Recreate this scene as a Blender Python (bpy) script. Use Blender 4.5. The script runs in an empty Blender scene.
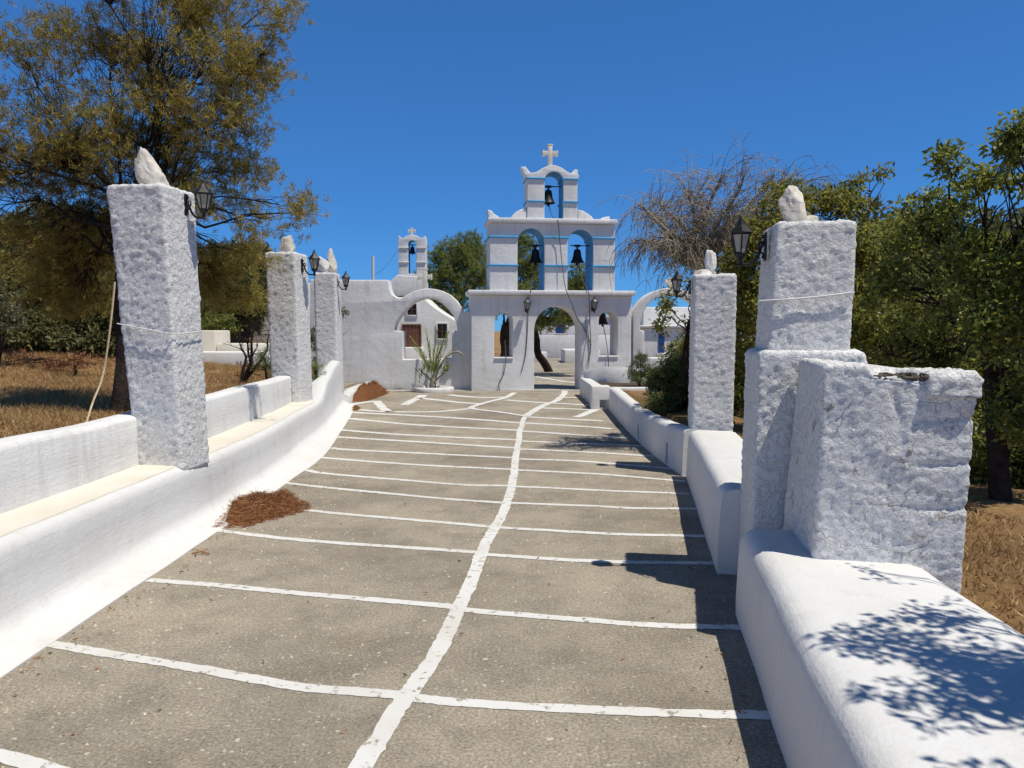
import bpy, bmesh, math, random
import numpy as np
from mathutils import Vector, Matrix, noise

random.seed(7)
RNG = np.random.default_rng(11)
scene = bpy.context.scene
C = scene.collection
PI = math.pi
R = math.radians

# ------------------------------------------------------------------ camera
F = 760.0
EYE = 1.6
PITCH = math.atan(53 / F)
SP, CP = math.sin(PITCH), math.cos(PITCH)
cam = bpy.data.cameras.new('camera')
cam.sensor_width = 36.0
cam.lens = F / 1024 * 36
cam.clip_start = 0.05
cam.clip_end = 6000
camo = bpy.data.objects.new('camera', cam)
camo.location = (0, 0, EYE)
camo.rotation_euler = (PI / 2 - PITCH, 0, 0)
C.objects.link(camo)
scene.camera = camo


def ray(px, py):
    u, v = (px - 512) / F, (384 - py) / F
    return Vector((u, CP + v * SP, -SP + v * CP))


def at(px, py, Y):
    d = ray(px, py)
    return Vector((0, 0, EYE)) + d * (Y / d.y)


def gp(px, py, z=0.0):
    d = ray(px, py)
    return Vector((0, 0, EYE)) + d * ((z - EYE) / d.z)


# ------------------------------------------------------------------ light
SUN = Vector((0.35, -0.23, 1.0)).normalized()
w = bpy.data.worlds.new('World')
scene.world = w
w.use_nodes = True
nt = w.node_tree
nt.nodes.clear()
sky = nt.nodes.new('ShaderNodeTexSky')
sky.sky_type = 'NISHITA'
sky.sun_disc = False
sky.sun_elevation = math.asin(SUN.z)
sky.sun_rotation = math.atan2(SUN.x, SUN.y)
sky.altitude = 100
sky.air_density = 0.7
sky.dust_density = 0.0
sky.ozone_density = 6.0
gm = nt.nodes.new('ShaderNodeGamma')
gm.inputs['Gamma'].default_value = 0.6
hs = nt.nodes.new('ShaderNodeMix')
hs.data_type = 'RGBA'
hs.blend_type = 'MULTIPLY'
hs.inputs[0].default_value = 1.0
hs.inputs[7].default_value = (0.427, 1.168, 2.136, 1)
bg = nt.nodes.new('ShaderNodeBackground')
bg.inputs['Strength'].default_value = 0.1
wo = nt.nodes.new('ShaderNodeOutputWorld')
nt.links.new(sky.outputs[0], gm.inputs['Color'])
nt.links.new(gm.outputs[0], hs.inputs[6])
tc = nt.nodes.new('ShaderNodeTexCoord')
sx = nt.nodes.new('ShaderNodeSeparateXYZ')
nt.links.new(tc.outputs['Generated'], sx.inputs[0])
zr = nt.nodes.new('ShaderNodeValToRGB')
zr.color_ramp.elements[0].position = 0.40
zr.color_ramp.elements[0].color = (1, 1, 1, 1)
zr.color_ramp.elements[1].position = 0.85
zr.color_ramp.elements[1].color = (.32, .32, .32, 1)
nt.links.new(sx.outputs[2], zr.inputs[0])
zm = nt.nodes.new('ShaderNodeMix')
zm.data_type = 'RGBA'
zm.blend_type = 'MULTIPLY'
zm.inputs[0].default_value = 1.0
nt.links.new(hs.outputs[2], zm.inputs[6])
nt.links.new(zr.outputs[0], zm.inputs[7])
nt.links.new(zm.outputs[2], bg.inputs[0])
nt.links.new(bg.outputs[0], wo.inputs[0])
sl = bpy.data.lights.new('sun', 'SUN')
sl.energy = 4.0
sl.angle = R(0.5)
sl.color = (1.0, 0.945, 0.83)
so = bpy.data.objects.new('sun', sl)
so.rotation_euler = SUN.to_track_quat('Z', 'Y').to_euler()
so.location = (5, -5, 20)
C.objects.link(so)
scene.view_settings.view_transform = 'Standard'
scene.view_settings.look = 'None'
scene.view_settings.exposure = 0.13
scene.view_settings.gamma = 1.0
scene.render.engine = 'CYCLES'
scene.cycles.max_bounces = 8
scene.cycles.transparent_max_bounces = 8


# ------------------------------------------------------------------ materials
class M:
    """small node-graph helper"""
    def __init__(s, name, rough=0.9, spec=0.25):
        s.m = bpy.data.materials.new(name)
        s.m.use_nodes = True
        s.n = s.m.node_tree.nodes
        s.l = s.m.node_tree.links
        s.b = s.n['Principled BSDF']
        s.b.inputs['Roughness'].default_value = rough
        s.b.inputs['Specular IOR Level'].default_value = spec
        s.pos = s.n.new('ShaderNodeNewGeometry').outputs['Position']
        s.tex = s.n.new('ShaderNodeTexCoord').outputs['Object']

    def noise(s, scale, detail=4, rough=0.55, vec=None, dist=0.0, out='Fac'):
        t = s.n.new('ShaderNodeTexNoise')
        t.inputs['Scale'].default_value = scale
        t.inputs['Detail'].default_value = detail
        t.inputs['Roughness'].default_value = rough
        t.inputs['Distortion'].default_value = dist
        s.l.new(vec or s.pos, t.inputs['Vector'])
        return t.outputs[out]

    def voro(s, scale, feature='F1', vec=None):
        t = s.n.new('ShaderNodeTexVoronoi')
        t.feature = feature
        t.inputs['Scale'].default_value = scale
        s.l.new(vec or s.pos, t.inputs['Vector'])
        return t

    def ramp(s, fac, stops):
        r = s.n.new('ShaderNodeValToRGB')
        e = r.color_ramp.elements
        while len(e) < len(stops):
            e.new(0.5)
        for el, (p, c) in zip(e, stops):
            el.position = p
            el.color = (*c, 1) if len(c) == 3 else c
        s.l.new(fac, r.inputs[0])
        return r.outputs[0]

    def mix(s, fac, a, b, mode='MIX'):
        x = s.n.new('ShaderNodeMix')
        x.data_type = 'RGBA'
        x.blend_type = mode
        for sock, v in ((x.inputs[0], fac), (x.inputs[6], a), (x.inputs[7], b)):
            if hasattr(v, 'links'):
                s.l.new(v, sock)
            elif isinstance(v, (int, float)):
                sock.default_value = v
            else:
                sock.default_value = (*v, 1)
        return x.outputs[2]

    def math(s, op, a, b=0.0):
        x = s.n.new('ShaderNodeMath')
        x.operation = op
        for sock, v in ((x.inputs[0], a), (x.inputs[1], b)):
            if hasattr(v, 'links'):
                s.l.new(v, sock)
            else:
                sock.default_value = v
        return x.outputs[0]

    def color(s, c):
        if hasattr(c, 'links'):
            s.l.new(c, s.b.inputs['Base Color'])
        else:
            s.b.inputs['Base Color'].default_value = (*c, 1)

    def bump(s, h, strength=0.5, dist=0.01):
        b = s.n.new('ShaderNodeBump')
        b.inputs['Strength'].default_value = strength
        b.inputs['Distance'].default_value = dist
        s.l.new(h, b.inputs['Height'])
        s.l.new(b.outputs[0], s.b.inputs['Normal'])


def mat_white(name, tint=(0.70, 0.695, 0.685), stain=(0.62, 0.595, 0.54), amt=0.45, b1=0.5, s1=9, b2=60, bd=0.012, flake=None, dabs=0.0, brush=0.0, cracks=0.0, crack_amt=.8, streak=0.0, flake_col=(0.34, 0.31, 0.27), ft=(.615, .655)):
    m = M(name, 0.85, 0.2)
    n = m.noise(1.7, 6, 0.6)
    f = m.ramp(n, [(0.42, (0, 0, 0)), (0.72, (amt, amt, amt))])
    col = m.mix(f, tint, stain)
    n3 = m.noise(13, 5, 0.65)
    f3 = m.ramp(n3, [(0.60, (0, 0, 0)), (0.78, (amt * .7, amt * .7, amt * .7))])
    col = m.mix(f3, col, (0.60, 0.59, 0.56))
    if flake:
        n4 = m.noise(flake, 6, 0.7)
        f4 = m.ramp(n4, [(ft[0], (0, 0, 0)), (ft[1], (.8, .8, .8))])
        col = m.mix(f4, col, flake_col)
    if streak:
        ms = m.n.new('ShaderNodeMapping')
        ms.inputs['Scale'].default_value = (7, 7, .7)
        m.l.new(m.pos, ms.inputs[0])
        fs = m.ramp(m.noise(1.0, 5, 0.65, vec=ms.outputs[0]), [(0.52, (0, 0, 0)), (0.75, (streak, streak, streak))])
        col = m.mix(fs, col, (0.47, 0.44, 0.38))
    if cracks:
        vc = m.voro(cracks, 'DISTANCE_TO_EDGE', vec=m.mix(0.12, m.pos, m.noise(6, 4, out='Color')))
        ck = m.ramp(vc.outputs['Distance'], [(0.0, (1, 1, 1)), (0.010, (0, 0, 0))])
        ck = m.math('MULTIPLY', ck, m.ramp(m.noise(3.4, 3), [(0.47, (0, 0, 0)), (0.56, (1, 1, 1))]))
        col = m.mix(m.math('MULTIPLY', ck, crack_amt), col, (0.16, 0.145, 0.12))
    m.color(col)
    h = m.math('ADD', m.math('MULTIPLY', m.noise(s1, 4, 0.55), 1.0), m.math('MULTIPLY', m.noise(b2, 4, 0.6), 0.35))
    if dabs:
        nd = m.noise(26, 5, 0.62, dist=0.4)
        h = m.math('ADD', h, m.math('MULTIPLY', m.ramp(nd, [(0.47, (0, 0, 0)), (0.56, (1, 1, 1))]), dabs))
    if brush:
        mp = m.n.new('ShaderNodeMapping')
        mp.inputs['Scale'].default_value = (9, 3, 60)
        m.l.new(m.pos, mp.inputs[0])
        h = m.math('ADD', h, m.math('MULTIPLY', m.noise(1.0, 4, 0.6, vec=mp.outputs[0]), brush))
    if cracks:
        h = m.math('SUBTRACT', h, m.math('MULTIPLY', ck, .7))
    m.bump(h, b1, bd)
    return m.m


WHITE = mat_white('whitewash_smooth', tint=(0.755, 0.75, 0.74), amt=0.35, b1=0.6, s1=5, b2=45, bd=0.02, brush=.3, streak=.5)
BENCHW = mat_white('whitewash_bench', amt=0.38, b1=0.6, s1=8, b2=60, bd=0.012, brush=.3, streak=.3)
STUCCO = mat_white('whitewash_stucco', tint=(0.74, 0.735, 0.725), amt=0.15, b1=0.8, s1=42, b2=110, bd=0.010, dabs=.6)
BLOCKW = mat_white('whitewash_block', tint=(0.74, 0.735, 0.725), amt=0.25, b1=0.8, s1=34, b2=100, bd=0.012, flake=7.5, dabs=.55, cracks=2.6, crack_amt=.3)
LIME = mat_white('lime_paint', tint=(0.70, 0.695, 0.675), stain=(0.52, 0.48, 0.40), amt=0.5, b1=0.4, s1=40, b2=160, bd=0.004, flake=16, flake_col=(0.26, 0.215, 0.155), ft=(.57, .62))


def mat_simple(name, c, rough=0.6, spec=0.3, metal=0.0, var=0.25, scale=20, bump=0.0, bd=0.01):
    m = M(name, rough, spec)
    n = m.noise(scale, 5, 0.6)
    lo = tuple(x * (1 - var) for x in c)
    hi = tuple(min(1, x * (1 + var)) for x in c)
    m.color(m.ramp(n, [(0.3, lo), (0.7, hi)]))
    m.b.inputs['Metallic'].default_value = metal
    if bump:
        m.bump(m.noise(scale * 2, 5, 0.6), bump, bd)
    return m.m


def mat_seat():
    # cream, dusty top of the left bench
    m = M('dusty_whitewash', 0.9, 0.15)
    n = m.noise(2.2, 6, 0.6)
    m.color(m.ramp(n, [(0.3, (0.72, 0.69, 0.62)), (0.7, (0.66, 0.605, 0.50))]))
    m.bump(m.noise(60, 4, 0.6), 0.4, 0.004)
    return m.m


BLUE = mat_simple('blue_paint', (0.05, 0.33, 0.64), 0.55, 0.3, var=0.15, scale=4, bump=0.2)
DBLUE = mat_simple('dark_blue_paint', (0.02, 0.07, 0.25), 0.5, 0.3, var=0.2, scale=6)
IRON = mat_simple('black_iron', (0.012, 0.012, 0.013), 0.42, 0.4, var=0.3, scale=30, bump=0.2, bd=0.002)
BRONZE = mat_simple('dark_bronze', (0.03, 0.026, 0.022), 0.5, 0.4, 0.5, var=0.4, scale=15, bump=0.2, bd=0.004)
WOOD = mat_simple('brown_door_wood', (0.14, 0.055, 0.03), 0.6, 0.3, var=0.3, scale=12)
DARKGLASS = mat_simple('dark_window_glass', (0.02, 0.018, 0.016), 0.25, 0.5, var=0.2)
SLOT = mat_simple('bare_dark_masonry', (0.10, 0.085, 0.07), 0.95, 0.1, var=0.5, scale=25, bump=0.6)
SEAT = mat_seat()
MARBLE = mat_simple('pale_rough_marble', (0.66, 0.61, 0.53), 0.8, 0.3, var=0.28, scale=9, bump=0.6, bd=0.02)
MARBLEW = mat_simple('whitewashed_rock', (0.74, 0.72, 0.68), 0.85, 0.2, var=0.15, scale=12, bump=0.6, bd=0.015)
CROSSM = mat_simple('cream_marble_cross', (0.72, 0.68, 0.58), 0.7, 0.3, var=0.12, scale=10)
ROPE = mat_simple('grey_rope', (0.10, 0.095, 0.09), 0.9, 0.1, var=0.3, scale=40)
PALEROPE = mat_simple('tan_rope', (0.52, 0.42, 0.27), 0.9, 0.1, var=0.25, scale=40)
WIRE = mat_simple('whitewashed_wire', (0.66, 0.66, 0.64), 0.8, 0.2, var=0.1)
SOIL = mat_simple('planter_soil', (0.09, 0.065, 0.045), 0.95, 0.1, var=0.5, scale=25, bump=0.8, bd=0.02)


def mat_glass():
    m = M('frosted_lamp_glass', 0.25, 0.5)
    m.color(m.ramp(m.noise(25, 3), [(0.3, (0.48, 0.46, 0.40)), (0.7, (0.62, 0.60, 0.54))]))
    m.b.inputs['Transmission Weight'].default_value = 0.35
    m.b.inputs['Roughness'].default_value = 0.4
    return m.m


LAMPGLASS = mat_glass()


def mat_path():
    m = M('worn_concrete', 0.88, 0.22)
    n1 = m.noise(0.6, 6, 0.62)
    base = m.ramp(n1, [(0.36, (0.229, 0.196, 0.151)), (0.5, (0.320, 0.280, 0.223)), (0.64, (0.391, 0.338, 0.262))])
    n2 = m.noise(3.2, 8, 0.75)
    base = m.mix(m.ramp(n2, [(0.46, (0, 0, 0)), (0.66, (.55, .55, .55))]), base, (0.185, 0.162, 0.131))
    n5 = m.noise(1.5, 8, 0.75, dist=0.8)
    base = m.mix(m.ramp(n5, [(0.52, (0, 0, 0)), (0.68, (.5, .5, .5))]), base, (0.420, 0.356, 0.268))
    n6 = m.noise(9.0, 6, 0.8)
    base = m.mix(m.ramp(n6, [(0.55, (0, 0, 0)), (0.72, (.5, .5, .5))]), base, (0.400, 0.383, 0.353))
    n3 = m.noise(70, 5, 0.8)
    base = m.mix(0.9, base, m.ramp(n3, [(0.30, (0.181, 0.168, 0.157)), (0.5, (.5, .5, .5)), (0.70, (0.90, 0.89, 0.86))]), 'OVERLAY')
    dens = m.noise(1.1, 5, 0.65)

    def specks(scale, lo, hi, size, col, amt):
        nonlocal base
        v = m.voro(scale, vec=m.mix(0.05, m.pos, m.noise(23, 3, out='Color')))
        sp = m.n.new('ShaderNodeSeparateColor')
        m.l.new(v.outputs['Color'], sp.inputs[0])
        th = m.ramp(dens, [(0.40, (hi, hi, hi)), (0.68, (lo, lo, lo))])
        fac = m.math('MULTIPLY', m.math('GREATER_THAN', sp.outputs[0], th), m.math('LESS_THAN', v.outputs['Distance'], m.math('MULTIPLY', sp.outputs[1], size)))
        base = m.mix(m.math('MULTIPLY', fac, amt), base, col)
        return fac
    specks(30, 0.84, 0.99, 0.34, (0.62, 0.57, 0.47), 0.8)
    f1 = specks(55, 0.62, 0.95, 0.40, (0.58, 0.53, 0.44), 0.75)
    specks(85, 0.85, 0.92, 0.34, (0.10, 0.085, 0.07), 0.75)
    specks(13, 0.975, 0.99, 0.22, (0.09, 0.065, 0.05), 0.7)
    m.color(base)
    h = m.math('ADD', m.math('MULTIPLY', n3, 0.5), m.math('ADD', m.math('MULTIPLY', m.noise(7, 6, 0.7), 0.8), m.math('MULTIPLY', f1, 0.3)))
    m.bump(h, 0.7, 0.012)
    return m.m


PATH = mat_path()


def mat_ground():
    m = M('dry_earth', 0.95, 0.1)
    n = m.noise(0.35, 8, 0.65)
    c = m.ramp(n, [(0.3, (0.16, 0.095, 0.05)), (0.5, (0.36, 0.22, 0.10)), (0.7, (0.48, 0.31, 0.14))])
    n2 = m.noise(9, 8, 0.75)
    c = m.mix(m.ramp(n2, [(0.4, (0, 0, 0)), (0.7, (.8, .8, .8))]), c, (0.17, 0.105, 0.055))
    m.color(c)
    m.bump(m.math('ADD', m.noise(5, 8, 0.7), m.noise(30, 6, 0.7)), 0.8, 0.05)
    return m.m


GROUND = mat_ground()


def mat_leaf(name, stops, trans=0.25, rough=0.5, spec=0.35):
    m = M(name, rough, spec)
    g = m.n.new('ShaderNodeNewGeometry')
    c = m.ramp(g.outputs['Random Per Island'], stops)
    # slow drift of hue between clumps
    nz = m.noise(1.1, 3, 0.5)
    c = m.mix(m.ramp(nz, [(0.35, (0, 0, 0)), (0.7, (.5, .5, .5))]), c, stops[-1][1])
    m.color(c)
    t = m.n.new('ShaderNodeBsdfTranslucent')
    m.l.new(c, t.inputs['Color'])
    x = m.n.new('ShaderNodeMixShader')
    x.inputs[0].default_value = trans
    m.l.new(m.b.outputs[0], x.inputs[1])
    m.l.new(t.outputs[0], x.inputs[2])
    out = [q for q in m.n if q.type == 'OUTPUT_MATERIAL'][0]
    m.l.new(x.outputs[0], out.inputs[0])
    return m.m


L_PINE = mat_leaf('olive_pine_needles', [(0.0, (0.101, 0.101, 0.029)), (0.35, (0.273, 0.237, 0.051)), (0.65, (0.546, 0.460, 0.086)), (0.8, (0.42, 0.22, 0.08)), (1.0, (0.389, 0.338, 0.086))], 0.5)
L_PINEG = mat_leaf('green_pine_needles', [(0.0, (0.085, 0.131, 0.034)), (0.5, (0.188, 0.235, 0.056)), (1.0, (0.319, 0.319, 0.085))], 0.45)
L_DARK = mat_leaf('dark_evergreen_leaves', [(0.0, (0.059, 0.078, 0.032)), (0.6, (0.129, 0.135, 0.047)), (1.0, (0.222, 0.199, 0.070))], 0.35)
L_CAROB = mat_leaf('glossy_carob_leaves', [(0.0, (0.054, 0.091, 0.029)), (0.45, (0.155, 0.209, 0.048)), (0.75, (0.345, 0.383, 0.073)), (0.92, (0.547, 0.528, 0.101)), (1.0, (0.273, 0.273, 0.073))], 0.5, 0.42, 0.4)
L_LENT = mat_leaf('yellow_green_shrub_leaves', [(0.0, (0.072, 0.086, 0.026)), (0.45, (0.230, 0.245, 0.043)), (0.8, (0.475, 0.446, 0.072)), (0.93, (0.288, 0.187, 0.072)), (1.0, (0.288, 0.274, 0.058))], 0.5, 0.5)
L_OLIVE = mat_leaf('grey_green_leaves', [(0.0, (0.08, 0.09, 0.05)), (0.6, (0.15, 0.16, 0.085)), (1.0, (0.23, 0.23, 0.13))], 0.25)
L_BUSH = mat_leaf('deep_green_bush_leaves', [(0.0, (0.045, 0.072, 0.030)), (0.6, (0.112, 0.151, 0.051)), (1.0, (0.203, 0.234, 0.072))], 0.4)
L_PALM = mat_leaf('sword_leaves', [(0.0, (0.10, 0.15, 0.03)), (0.5, (0.19, 0.25, 0.05)), (1.0, (0.32, 0.34, 0.09))], 0.25)
L_GRASS = mat_leaf('straw_grass', [(0.0, (0.24, 0.135, 0.055)), (0.5, (0.40, 0.25, 0.10)), (1.0, (0.54, 0.37, 0.17))], 0.3)
L_NEEDLE = mat_leaf('fallen_pine_needles', [(0.0, (0.06, 0.028, 0.015)), (0.5, (0.27, 0.115, 0.045)), (1.0, (0.42, 0.20, 0.085))], 0.1)
BARK = mat_simple('pine_bark', (0.042, 0.031, 0.025), 0.95, 0.1, var=0.5, scale=14, bump=0.9, bd=0.03)
BARKG = mat_simple('grey_dead_bark', (0.34, 0.29, 0.22), 0.95, 0.1, var=0.4, scale=18, bump=0.7, bd=0.02)


# ------------------------------------------------------------------ object helpers
def link(name, me, mat=None, parent=None):
    o = bpy.data.objects.new(name, me)
    C.objects.link(o)
    if mat is not None:
        me.materials.append(mat)
    if parent is not None:
        o.parent = parent
    return o


def tag(o, label, cat, group=None):
    o['label'] = label
    o['category'] = cat
    if group:
        o['group'] = group
    return o


def structure(o):
    o['kind'] = 'structure'
    return o


def empty(name, loc=(0, 0, 0), rz=0.0):
    o = bpy.data.objects.new(name, None)
    o.empty_display_size = 0.2
    o.location = loc
    o.rotation_euler = (0, 0, rz)
    C.objects.link(o)
    return o


def dup(root, loc, rz=0.0, scale=1.0):
    r = root.copy()
    C.objects.link(r)
    r.location = loc
    r.rotation_euler = (0, 0, rz)
    r.scale = (scale,) * 3
    for ch in list(root.children):
        c = ch.copy()
        C.objects.link(c)
        c.parent = r
        for g in list(ch.children):
            d = g.copy()
            C.objects.link(d)
            d.parent = c
    return r


def mesh_np(name, verts, faces, smooth=False):
    """verts (N,3) array; faces (M,k) int array, k = 3 or 4"""
    me = bpy.data.meshes.new(name)
    v = np.asarray(verts, dtype=np.float32)
    f = np.asarray(faces, dtype=np.int32)
    me.vertices.add(len(v))
    me.vertices.foreach_set('co', v.ravel())
    k = f.shape[1]
    me.loops.add(f.size)
    me.loops.foreach_set('vertex_index', f.ravel())
    me.polygons.add(len(f))
    me.polygons.foreach_set('loop_start', np.arange(len(f), dtype=np.int32) * k)
    me.polygons.foreach_set('loop_total', np.full(len(f), k, dtype=np.int32))
    if smooth:
        me.polygons.foreach_set('use_smooth', np.ones(len(f), dtype=bool))
    me.update(calc_edges=True)
    me.validate()
    return me


def mesh_py(name, verts, faces, smooth=True, angle=50):
    me = bpy.data.meshes.new(name)
    me.from_pydata([tuple(v) for v in verts], [], faces)
    bm = bmesh.new()
    bm.from_mesh(me)
    bmesh.ops.recalc_face_normals(bm, faces=bm.faces)
    bm.to_mesh(me)
    bm.free()
    if smooth:
        me.polygons.foreach_set('use_smooth', [True] * len(me.polygons))
        me.set_sharp_from_angle(angle=R(angle))
    me.update()
    return me


class MB:
    """collects boxes, tubes and lathes into one mesh"""
    def __init__(s):
        s.v, s.f = [], []

    def add(s, v, f):
        n = len(s.v)
        s.v += [Vector(q) for q in v]
        s.f += [[i + n for i in q] for q in f]

    def box(s, lo, hi, bev=0.0):
        bm = bmesh.new()
        bmesh.ops.create_cube(bm, size=1)
        for q in bm.verts:
            q.co = Vector([(lo[i] + hi[i]) / 2 + q.co[i] * (hi[i] - lo[i]) for i in range(3)])
        if bev:
            bmesh.ops.bevel(bm, geom=list(bm.edges), offset=bev, segments=2, affect='EDGES', profile=0.5)
        bm.verts.index_update()
        s.add([q.co.copy() for q in bm.verts], [[x.index for x in f.verts] for f in bm.faces])
        bm.free()

    def tube(s, pts, rads, n=6, cap=True):
        pts = [Vector(p) for p in pts]
        if not hasattr(rads, '__len__'):
            rads = [rads] * len(pts)
        rings = []
        up = Vector((0.13, 0.21, 1)).normalized()
        base = len(s.v)
        for i, p in enumerate(pts):
            t = (pts[min(i + 1, len(pts) - 1)] - pts[max(i - 1, 0)])
            if t.length < 1e-9:
                t = Vector((0, 0, 1))
            t.normalize()
            if abs(t.dot(up)) > 0.95:
                up = Vector((1, 0.2, 0.1)).normalized()
            a = t.cross(up).normalized()
            b = t.cross(a)
            for k in range(n):
                th = 2 * PI * k / n
                s.v.append(p + (a * math.cos(th) + b * math.sin(th)) * rads[i])
        for i in range(len(pts) - 1):
            for k in range(n):
                k2 = (k + 1) % n
                s.f.append([base + i * n + k, base + i * n + k2, base + (i + 1) * n + k2, base + (i + 1) * n + k])
        if cap:
            s.f.append([base + k for k in range(n)][::-1])
            s.f.append([base + (len(pts) - 1) * n + k for k in range(n)])

    def lathe(s, prof, n=16, c=(0, 0, 0), closed=True):
        base = len(s.v)
        for (r, z) in prof:
            for k in range(n):
                th = 2 * PI * (k + 0.5) / n
                s.v.append(Vector((c[0] + r * math.cos(th), c[1] + r * math.sin(th), c[2] + z)))
        for i in range(len(prof) - 1):
            for k in range(n):
                k2 = (k + 1) % n
                s.f.append([base + i * n + k, base + i * n + k2, base + (i + 1) * n + k2, base + (i + 1) * n + k])
        if closed:
            s.f.append([base + k for k in range(n)][::-1])
            s.f.append([base + (len(prof) - 1) * n + k for k in range(n)])

    def build(s, name, mat, parent=None, smooth=True, angle=40):
        return link(name, mesh_py(name, s.v, s.f, smooth, angle), mat, parent)


def fbm(p, sc, o=3):
    return noise.fractal(Vector(p) * sc, 1.0, 2.0, o)


def catmull(pts, step):
    pts = [Vector(p) for p in pts]
    P = [pts[0] * 2 - pts[1]] + pts + [pts[-1] * 2 - pts[-2]]
    out = []
    for i in range(1, len(P) - 2):
        a, b, c, d = P[i - 1:i + 3]
        n = max(1, int((c - b).length / step))
        for k in range(n):
            t = k / n
            out.append(0.5 * ((2 * b) + (c - a) * t + (2 * a - 5 * b + 4 * c - d) * t * t + (3 * b - a - 3 * c + d) * t ** 3))
    out.append(pts[-1])
    return out


def sweep(path, section, step=0.08, amp=0.006, nsc=2.5, side=-1):
    """path: xy points; section(u, p) -> [(offset, z)], offset to the left (side=-1) or right (+1) of travel; closed profile"""
    pts = catmull([(p[0], p[1], 0) for p in path], step)
    rings = []
    for i, p in enumerate(pts):
        t = (pts[min(i + 1, len(pts) - 1)] - pts[max(i - 1, 0)]).normalized()
        nrm = Vector((t.y, -t.x, 0)) * side
        ring = []
        for (o, z) in section(i / (len(pts) - 1), p):
            q = p + nrm * o + Vector((0, 0, z))
            d = noise.noise_vector(q * nsc) * amp + noise.noise_vector(q * nsc * 4) * amp * 0.35
            ring.append(q + d)
        rings.append(ring)
    n = len(rings[0])
    v = [q for r in rings for q in r]
    f = []
    for i in range(len(rings) - 1):
        for k in range(n):
            k2 = (k + 1) % n
            f.append([i * n + k, i * n + k2, (i + 1) * n + k2, (i + 1) * n + k])
    f.append(list(range(n)))
    f.append([(len(rings) - 1) * n + k for k in range(n)][::-1])
    return v, f


def rough_prism(bot, top, z0, z1, res=0.02, r=0.04, amp=0.012, sc=18, seed=0, courses=None, smooth_pass=3, lump=None):
    """a masonry pier: quad outline bot -> top, rounded edges, displaced plaster"""
    bot = [Vector((*p, 0)) for p in bot]
    top = [Vector((*p, 0)) for p in top]
    ns = [max(3, int((bot[(i + 1) % 4] - bot[i]).length / res)) for i in range(4)]
    so_ = Vector((seed * 3.7, seed * 1.9, seed * 5.3))

    def ring(t, inset):
        cs = [b.lerp(c, t) for b, c in zip(bot, top)]
        cen = sum(cs, Vector()) / 4
        cs = [c + (cen - c).normalized() * inset * 1.414 for c in cs]
        pts = []
        for i in range(4):
            for k in range(ns[i]):
                pts.append(cs[i].lerp(cs[(i + 1) % 4], k / ns[i]))
        for _ in range(smooth_pass):
            pts = [(pts[i - 1] + pts[i] * 2 + pts[(i + 1) % len(pts)]) / 4 for i in range(len(pts))]
        return pts, cen
    levels = []
    nz = max(4, int((z1 - r - z0) / res))
    for i in range(nz + 1):
        levels.append((z0 + (z1 - r - z0) * i / nz, 0.0))
    for k in range(1, 5):
        a = k / 4 * PI / 2
        levels.append((z1 - r + r * math.sin(a), r * (1 - math.cos(a))))
    half = min((bot[1] - bot[0]).length, (bot[2] - bot[1]).length) / 2
    k = r + res
    while k < half * 0.9:
        levels.append((z1, k))
        k += res * 1.6
    v, f = [], []
    N = sum(ns)
    for (z, ins) in levels:
        t = (z - z0) / (z1 - z0)
        pts, cen = ring(t, ins)
        for i in range(N):
            p = pts[i]
            tan = pts[(i + 1) % N] - pts[i - 1]
            nrm = Vector((tan.y, -tan.x, 0))
            if nrm.length > 0:
                nrm.normalize()
            if nrm.dot(p - cen) < 0:
                nrm = -nrm
            if ins > 0:
                kk = min(1, ins / r)
                nrm = (nrm * (1 - kk) + Vector((0, 0, 1)) * kk).normalized()
            q = Vector((p.x, p.y, z))
            s_ = q + so_
            d = noise.noise(s_ * sc * 0.22) * 0.5 + noise.noise(s_ * sc * 0.6) * 0.1
            sq = Vector((s_.x, s_.y, s_.z * 1.25))
            d += 1.1 * max(0, noise.noise(sq * sc * 1.2 + Vector((9, 9, 9))) - 0.02) + 0.8 * max(0, noise.noise(sq * sc * 2.6)) + 0.25 * noise.noise(sq * sc * 4)
            dd = amp * d
            if courses:
                dd += courses(q, nrm)
            v.append(q + nrm * dd)
    L = len(levels)
    for j in range(L - 1):
        for i in range(N):
            i2 = (i + 1) % N
            f.append([j * N + i, j * N + i2, (j + 1) * N + i2, (j + 1) * N + i])
    f.append([i for i in range(N)][::-1])
    f.append([(L - 1) * N + i for i in range(N)])
    return v, f


def quad_yaw(x, y, wid, dep, yaw):
    """front-left corner (x, y), width to the right, depth away; yaw in degrees, positive = right end farther"""
    a = R(yaw)
    t = Vector((math.cos(a), math.sin(a)))
    n = Vector((-math.sin(a), math.cos(a)))
    p = Vector((x, y))
    return [tuple(p), tuple(p + t * wid), tuple(p + t * wid + n * dep), tuple(p + n * dep)]


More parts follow.
